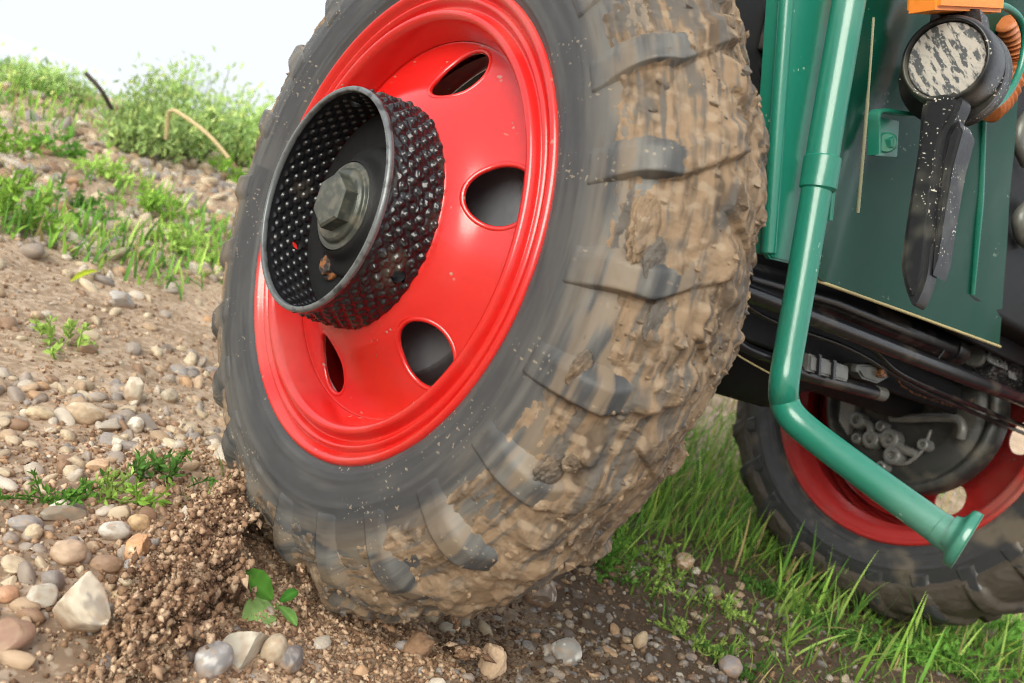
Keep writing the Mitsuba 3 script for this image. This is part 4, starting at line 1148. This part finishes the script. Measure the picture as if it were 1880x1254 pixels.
pieces = []
gc = [(1.175, 0.439), (1.368, 0.574), (1.311, 0.455), (1.555, 0.704), (1.489, 0.564), (1.693, 0.674), (1.565, 0.52), (1.33, 0.384), (1.483, 0.421), (1.777, 0.567), (1.686, 0.459), (1.462, 0.321), (1.101, 0.322), (1.2, 0.317), (1.246, 0.257), (1.513, 0.281)]
pieces.append(tufts(gc, 56, 0.07, 0.125, g, spread=0.62, wide=0.0046, tone=1.1))
gd = [(1.567, 0.251), (1.518, 0.171), (1.461, 0.091), (1.561, 0.078), (1.59, 0.02), (1.688, -0.014), (1.435, -0.011), (1.329, 0.09), (1.26, -0.023), (1.443, -0.083), (1.313, 0.199), (1.331, 0.135), (1.696, -0.089), (1.131, 0.136), (1.367, -0.17), (1.627, -0.158)]
pieces.append(tufts(gd, 62, 0.055, 0.120, g, spread=0.55, wide=0.0042, tone=1.25))
far = fan(900, 2.5, 4.6, 18, 40, 1.0, g)
pieces.append(grass_at(far, g, 0.10, spread=0.5, wide=0.006, tone=1.15))
thin = fan(1700, 1.2, 2.3, 12, 40, 1.0, g)
thin = thin[(thin[:, 1] < 0.1) & (thin[:, 0] > 0.62)]
edge = [(1.207, 0.49), (1.351, 0.599), (1.501, 0.687), (1.722, 0.828), (1.081, 0.365), (1.849, 0.86), (1.979, 0.906), (1.976, 0.664), (1.923, 0.578), (1.786, 0.44), (1.904, 0.693)]
pieces.append(tufts(edge, 22, 0.055, 0.155, g, spread=0.65, wide=0.0055, tone=1.25))
near_tyre = [(0.937, 0.273), (1.045, 0.338), (1.172, 0.416), (0.896, 0.21), (1.04, 0.242), (0.766, 0.152), (1.077, 0.197), (0.883, 0.093)]
pieces.append(tufts(near_tyre, 30, 0.045, 0.085, g, spread=0.7, wide=0.0042, tone=1.3))
corner = [(1.262, 0.018), (1.293, -0.066), (1.262, -0.158), (1.307, -0.224), (1.407, -0.247), (1.784, -0.168), (1.586, -0.26), (0.978, -0.228), (1.106, -0.037), (1.307, 0.311), (1.305, 0.224)]
pieces.append(tufts(corner, 22, 0.06, 0.15, g, spread=0.75, wide=0.0060, tone=1.55))
pieces.append(grass_at(thin, g, 0.05, spread=0.8, wide=0.0032))
m1, c1 = join(pieces)
single('grass', m1, 'leaf_green', 'rough green grass between the wheels', kind='stuff', color=c1, smooth=True)

# thin young grass and moss-like cover on the bank, seen far off
pieces = []
bankp = fan(12000, 2.2, 5.6, 52, 90, 0.8, g)
dens = meshkit.fbm(np.stack([bankp[:, 0] * 2.1 + 4, bankp[:, 1] * 2.1, 0 * bankp[:, 0]], -1), 3, 44)
near_d = np.hypot(*(bankp - EYE_XY).T)
bankp = bankp[g.random(len(bankp)) < sst(0.34, 0.60, dens + 0.10 * (near_d - 3.2))]
pieces.append(grass_at(bankp, g, 0.085, spread=0.6, wide=0.0070, tone=1.9))
m1, c1 = join(pieces)
single('bank_grass', m1, 'leaf_green', 'thin pale green grass growing over the upper bank', kind='stuff', color=c1, smooth=True)


def weed(xy, radius, height, n, seed, label, tone=1.0, leaf=0.012, category='weed', group=None, name='weed'):
    """A low clump: short stems carrying small leaves."""
    gg = np.random.default_rng(seed)
    key = thing(name, label, category, group)
    z0 = float(on_ground(*xy))
    m = max(6, n // 14)
    yaw, lean = gg.uniform(0, 6.283, m), gg.uniform(0.1, 1.25, m)
    roots = np.stack([xy[0] + gg.normal(size=m) * radius * 0.3, xy[1] + gg.normal(size=m) * radius * 0.3, np.full(m, z0)], 1)
    L = height * gg.uniform(0.6, 1.2, m) * (1 + 0.5 * np.sin(lean))
    d = np.stack([np.sin(lean) * np.cos(yaw) * radius / max(height, 0.02) * 1.0, np.sin(lean) * np.sin(yaw) * radius / max(height, 0.02), np.cos(lean)], 1)
    d /= np.linalg.norm(d, axis=1, keepdims=True)
    stems = [tube(np.stack([roots[i] + d[i] * L[i] * t + np.array([0, 0, -0.25 * L[i] * t * t * math.sin(lean[i])]) for t in np.linspace(0, 1, 5)]), 0.0009, 5, False) for i in range(m)]
    sm = merge(*stems)
    base = GREENS[int(gg.integers(0, 4))] * tone
    part(key, 'stem', sm, 'leaf_green', True, color=np.tile(base * 0.7, (len(sm.vertices), 1)), kind='stuff')
    i = gg.integers(0, m, n)
    t = gg.random(n) ** 0.7
    cen = roots[i] + d[i] * (L[i] * t)[:, None] + np.stack([0 * t, 0 * t, -0.25 * L[i] * t * t * np.sin(lean[i])], 1)
    dirs = d[i] * 0.5 + gg.normal(size=(n, 3)) * 0.7 + [0, 0, 0.35]
    tones = base * gg.uniform(0.7, 1.3, (n, 1)) * np.array([1, 1, 1])
    lm, lc = leaflets(cen, dirs, leaf * gg.uniform(0.5, 1.25, n), leaf * 0.42 * gg.uniform(0.7, 1.2, n), tones, gg)
    part(key, 'leaf', lm, 'leaf_green', True, color=lc, kind='stuff')
    return key


weed((-0.205, 0.083), 0.050, 0.030, 190, 1, 'leafy green weed cushion above the long dark slate', leaf=0.012)
weed((-0.08, 0.152), 0.055, 0.036, 170, 2, 'bright green weed on crumbly soil midway to the tyre', leaf=0.014, tone=1.2)
weed((-0.144, 0.095), 0.035, 0.026, 80, 3, 'small green weed between the leafy cushion and the tyre', leaf=0.012, tone=1.15)
weed((-0.131, 0.08), 0.030, 0.028, 70, 4, 'yellowish green weed right of a small green weed', leaf=0.013, tone=1.25)
weed((-0.073, 0.695), 0.055, 0.040, 110, 6, 'low pale green weed on bare soil at the left', leaf=0.020, tone=1.2)
weed((0.371, 1.431), 0.120, 0.075, 320, 7, 'wide green weed on pebbles left of the tyre', leaf=0.026, tone=1.35)
weed((0.403, 1.697), 0.120, 0.075, 260, 8, 'green weed on pebbles below the bushes', leaf=0.026, tone=1.4)
weed((0.131, 1.564), 0.100, 0.070, 140, 9, 'small green weed above the large pale oval stone', leaf=0.024, tone=1.35)
weed((-0.049, 1.315), 0.100, 0.120, 300, 10, 'lush green weed at the left edge halfway up', leaf=0.030, tone=1.3)
weed((0.039, 1.924), 0.080, 0.090, 160, 11, 'green weed at the left edge below the crest', leaf=0.028, tone=1.3)
weed((0.322, 1.976), 0.140, 0.080, 240, 12, 'pale green weed in the middle of the upper bank', leaf=0.030, tone=1.4)
weed((0.189, 2.109), 0.130, 0.080, 220, 13, 'pale green weed below the crest at the upper left', leaf=0.030, tone=1.4)
weed((0.827, 2.4), 0.130, 0.080, 220, 14, 'pale green weed beside the tyre on the upper bank', leaf=0.030, tone=1.4)
weed((0.637, 0.061), 0.070, 0.055, 420, 21, 'dark green feathery weed just right of the tyre foot', leaf=0.013, tone=0.95)
weed((0.782, 0.124), 0.080, 0.060, 380, 22, 'feathery weed between the tyre and the grass', leaf=0.014, tone=1.0)
weed((0.638, -0.177), 0.070, 0.035, 260, 23, 'creeping blue-green weed in dark gravel at the bottom', leaf=0.013, tone=0.9)
weed((0.658, -0.239), 0.055, 0.030, 150, 24, 'creeping weed at the lower edge right of dark gravel', leaf=0.013, tone=0.95)
weed((1.044, 0.002), 0.110, 0.030, 330, 25, 'mossy yellow-green weed on dark earth', leaf=0.012, tone=1.05)
weed((1.114, -0.152), 0.130, 0.040, 420, 26, 'yellow-green weed in front of the far wheel', leaf=0.014, tone=1.0)
weed((1.305, -0.247), 0.130, 0.060, 380, 27, 'leafy weed below the far tyre at the lower right', leaf=0.022, tone=1.2)
weed((1.634, -0.223), 0.120, 0.080, 340, 28, 'bright leafy weed in the lower right corner', leaf=0.028, tone=1.35)


weed((0.735, -0.001), 0.070, 0.030, 220, 41, 'small mossy weed in fine gravel midway between tyre and grass', leaf=0.011, tone=1.1)
weed((0.832, -0.069), 0.080, 0.026, 240, 42, 'sparse mossy weed beside the flat olive-grey stone', leaf=0.011, tone=1.15)
weed((1.117, -0.055), 0.110, 0.030, 300, 43, 'mossy weed on dark earth right of the spiky grass plant', leaf=0.012, tone=1.15)
weed((1.198, -0.193), 0.110, 0.035, 300, 44, 'low yellow-green weed near the lower right corner, left of the leafy one', leaf=0.014, tone=1.25)


def grass_plant(xy, n, h, seed, label, spread=0.6, tone=1.1, wide=0.005):
    gg = np.random.default_rng(seed)
    key = thing('grass_plant', label, 'grass')
    for k in range(n):
        m, c = blades(np.array([[xy[0] + gg.normal() * 0.006, xy[1] + gg.normal() * 0.006, float(on_ground(*xy)) - 0.003]]), np.array([h * gg.uniform(0.6, 1.15)]), np.array([wide]), np.array([abs(gg.normal(0, spread))]), np.array([abs(gg.normal(0.7, 0.4))]), np.array([gg.uniform(0, 6.283)]), GREENS[[int(gg.integers(0, 3))]] * tone, 9)
        part(key, 'blade', m, 'leaf_green', True, color=c)


grass_plant((0.871, -0.17), 9, 0.085, 31, 'spiky grass plant with broad blades on dark earth at the bottom right', 0.7)
grass_plant((0.969, -0.082), 5, 0.100, 32, 'tall broad-bladed grass above a spiky grass plant', 0.45)
grass_plant((-0.039, 0.08), 12, 0.040, 33, 'small pale grass plant on crumbly soil close to the soil spray', 0.6, 1.3, 0.0022)
grass_plant((0.018, 0.174), 5, 0.035, 34, 'few bright grass blades leaning at the tyre side', 0.8, 1.4, 0.003)
grass_plant((1.735, 0.251), 7, 0.150, 35, 'tall upright grass in front of the far wheel rim', 0.22, 1.1, 0.006)

# yellow-green leaf lying on the bank
def leaf_blade(base, tip, width, arch, tone, n=14, face=(0, 0, 1.0)):
    base, tip = np.asarray(base, float), np.asarray(tip, float)
    t = np.linspace(0, 1, n)[:, None]
    face = np.asarray(face, float) / np.linalg.norm(face)
    s = np.cross(tip - base, face)
    s /= np.linalg.norm(s)
    mid = base + (tip - base) * t + face * arch * np.sin(np.pi * t)
    w = width / 2 * np.sin(np.pi * np.clip(t * 0.97 + 0.03, 0, 1)) ** 0.75
    cols = []
    for q in (-1, -0.5, 0, 0.5, 1):
        ripple = 0.06 * width * np.sin(t * 26) * abs(q)
        cols.append(mid + s * w * q + face * (abs(q) * w * 0.45 + ripple))
    v = np.stack(cols, 1).reshape(-1, 3)
    vein = np.array([0, 0.25, 1, 0.25, 0])[None, :, None]
    c = np.asarray(tone)[None, None] * (0.85 + 0.3 * meshkit.fbm(v * 160, 2, 4).reshape(n, 5, 1)) * (1 + 0.35 * (vein == 1))
    return mesh_of(v, grid_faces(n, 5)), np.clip(c.reshape(-1, 3), 0, 0.9)


def gp(xy, lift=0.0):
    return np.array([xy[0], xy[1], float(on_ground(*xy)) + lift])


m1, c1 = leaf_blade(gp((0.025, 1.038), 0.006), gp((0.099, 1.124), 0.012), 0.016, 0.006, lin(176, 190, 60))
single('leaf', m1, 'leaf_green', 'narrow yellow-green leaf lying on bare soil on the bank', 'leaf', color=c1, smooth=True)

# the young plant with two broad leaves in front of the tyre
yp = thing('seedling', 'young plant with two broad green leaves in loose soil before the tyre', 'plant')
R0 = gp((-0.027, -0.113))
A = np.array((-0.0245, -0.1068, 0.0063))
for nm, tip, w, tone in (('leaf', (-0.0673, -0.0861, 0.0297), 0.027, lin(96, 150, 62)), ('leaf', (-0.0712, -0.1344, -0.0051), 0.036, lin(150, 184, 112)), ('leaf', (-0.0077, -0.1122, 0.0246), 0.012, lin(70, 120, 50)), ('leaf', (-0.0235, -0.1543, 0.0073), 0.012, lin(110, 150, 80))):
    b = A + (np.array(tip) - A) * 0.12
    m1, c1 = leaf_blade(b, tip, w, 0.005, tone, face=(-0.35, -0.62, 0.70))
    part(yp, nm, m1, 'leaf_green', True, color=c1)
m1 = tube(smooth_path([R0 - [0, 0, 0.01], (R0 + A) / 2 + [0.002, 0, 0], A], 5), 0.0014, 8)
part(yp, 'stem', m1, 'leaf_green', True, color=np.tile(lin(120, 150, 80), (len(m1.vertices), 1)))


# bushes on the crest
def bush(xy, radius, height, n, seed, label, tone=1.3, leaf=0.030):
    gg = np.random.default_rng(seed)
    key = thing('bush', label, 'bush', 'bushes on the crest')
    z0 = float(on_ground(*xy))
    m = 46
    yaw = gg.uniform(0, 6.283, m)
    rad = radius * np.sqrt(gg.random(m))
    top = np.stack([xy[0] + rad * np.cos(yaw), xy[1] + rad * np.sin(yaw), z0 + height * gg.uniform(0.55, 1.15, m) * (1 - 0.45 * (rad / radius) ** 2)], 1)
    foot = np.stack([xy[0] + 0.55 * rad * np.cos(yaw), xy[1] + 0.55 * rad * np.sin(yaw), on_ground(xy[0] + 0.55 * rad * np.cos(yaw), xy[1] + 0.55 * rad * np.sin(yaw))], 1)
    sm = merge(*[tube(np.stack([foot[i], foot[i] * 0.5 + top[i] * 0.5 + gg.normal(size=3) * 0.015, top[i]]), [0.003, 0.002, 0.001], 5, False) for i in range(m)])
    part(key, 'stem', sm, 'leaf_green', True, color=np.tile(lin(112, 120, 76), (len(sm.vertices), 1)), kind='stuff')
    i = gg.integers(0, m, n)
    t = gg.random(n) ** 0.6
    cen = foot[i] + (top[i] - foot[i]) * t[:, None] + gg.normal(size=(n, 3)) * 0.022 * (0.4 + t[:, None])
    dirs = gg.normal(size=(n, 3)) * 0.8 + [0, 0, 0.9]
    clump = 0.75 + 0.6 * meshkit.fbm(cen * 9, 2, seed)
    tones = (0.62 * GREENS[gg.choice(5, n, p=[.3, .25, .2, .15, .1])] + 0.38 * lin(186, 196, 150)) * clump[:, None] * gg.uniform(0.8, 1.2, (n, 1)) * tone
    lm, lc = leaflets(cen, dirs, leaf * gg.uniform(0.6, 1.3, n), leaf * 0.34 * gg.uniform(0.7, 1.3, n), tones, gg)
    part(key, 'leaf', lm, 'leaf_green', True, color=lc, kind='stuff')


bush((0.5, 2.368), 0.152, 0.268, 1900, 51, 'dense green bush on the crest with a dark twig at its left side', 1.25, 0.029)
bush((0.704, 2.549), 0.164, 0.337, 2100, 52, 'tall feathery bush in the middle of the crest', 1.60, 0.031)
bush((1.004, 2.799), 0.160, 0.278, 1800, 53, 'pale feathery bush on the crest nearest the tyre', 1.75, 0.035)
bush((0.313, 3.18), 0.123, 0.092, 600, 54, 'low leafy bush at the far left of the crest', 1.50, 0.033)
bush((0.452, 3.235), 0.106, 0.089, 500, 55, 'low leafy bush on the crest right of the far left one', 1.50, 0.034)

# dry stalks and a leaf on a thin stem
def twig(points, r, label, col, name='twig', category='twig'):
    m = tube(smooth_path(points, 6), r, 8)
    single(name, m, 'soil_crumb', label, category, color=np.tile(col, (len(m.vertices), 1)), smooth=True)


twig([(0.3661, 2.307, 0.3644), (0.3145, 2.292, 0.4085), (0.2714, 2.334, 0.439)], 0.007, 'dark bare twig sticking out of the left bush', lin(70, 62, 60))
twig([(0.4558, 2.026, 0.344), (0.43, 1.993, 0.4238), (0.4475, 1.911, 0.4255), (0.4905, 1.803, 0.4008), (0.542, 1.753, 0.3629)], 0.006, 'pale dry stalk arching over in front of the bushes', lin(190, 170, 130))
_straw = [np.array(q) @ np.array([[1, 0, 0], [0, _c, -_s], [0, _s, _c]]) + [0, 0, 0.42] for q in ((0.311, -0.356, 0.318), (0.347, -0.345, 0.257), (0.439, -0.308, 0.143))]
twig(_straw, [0.0015] * 7 + [0.0022] * 6, 'thin dry straw stuck upright to the green apron', lin(150, 150, 124), 'straw', 'straw')
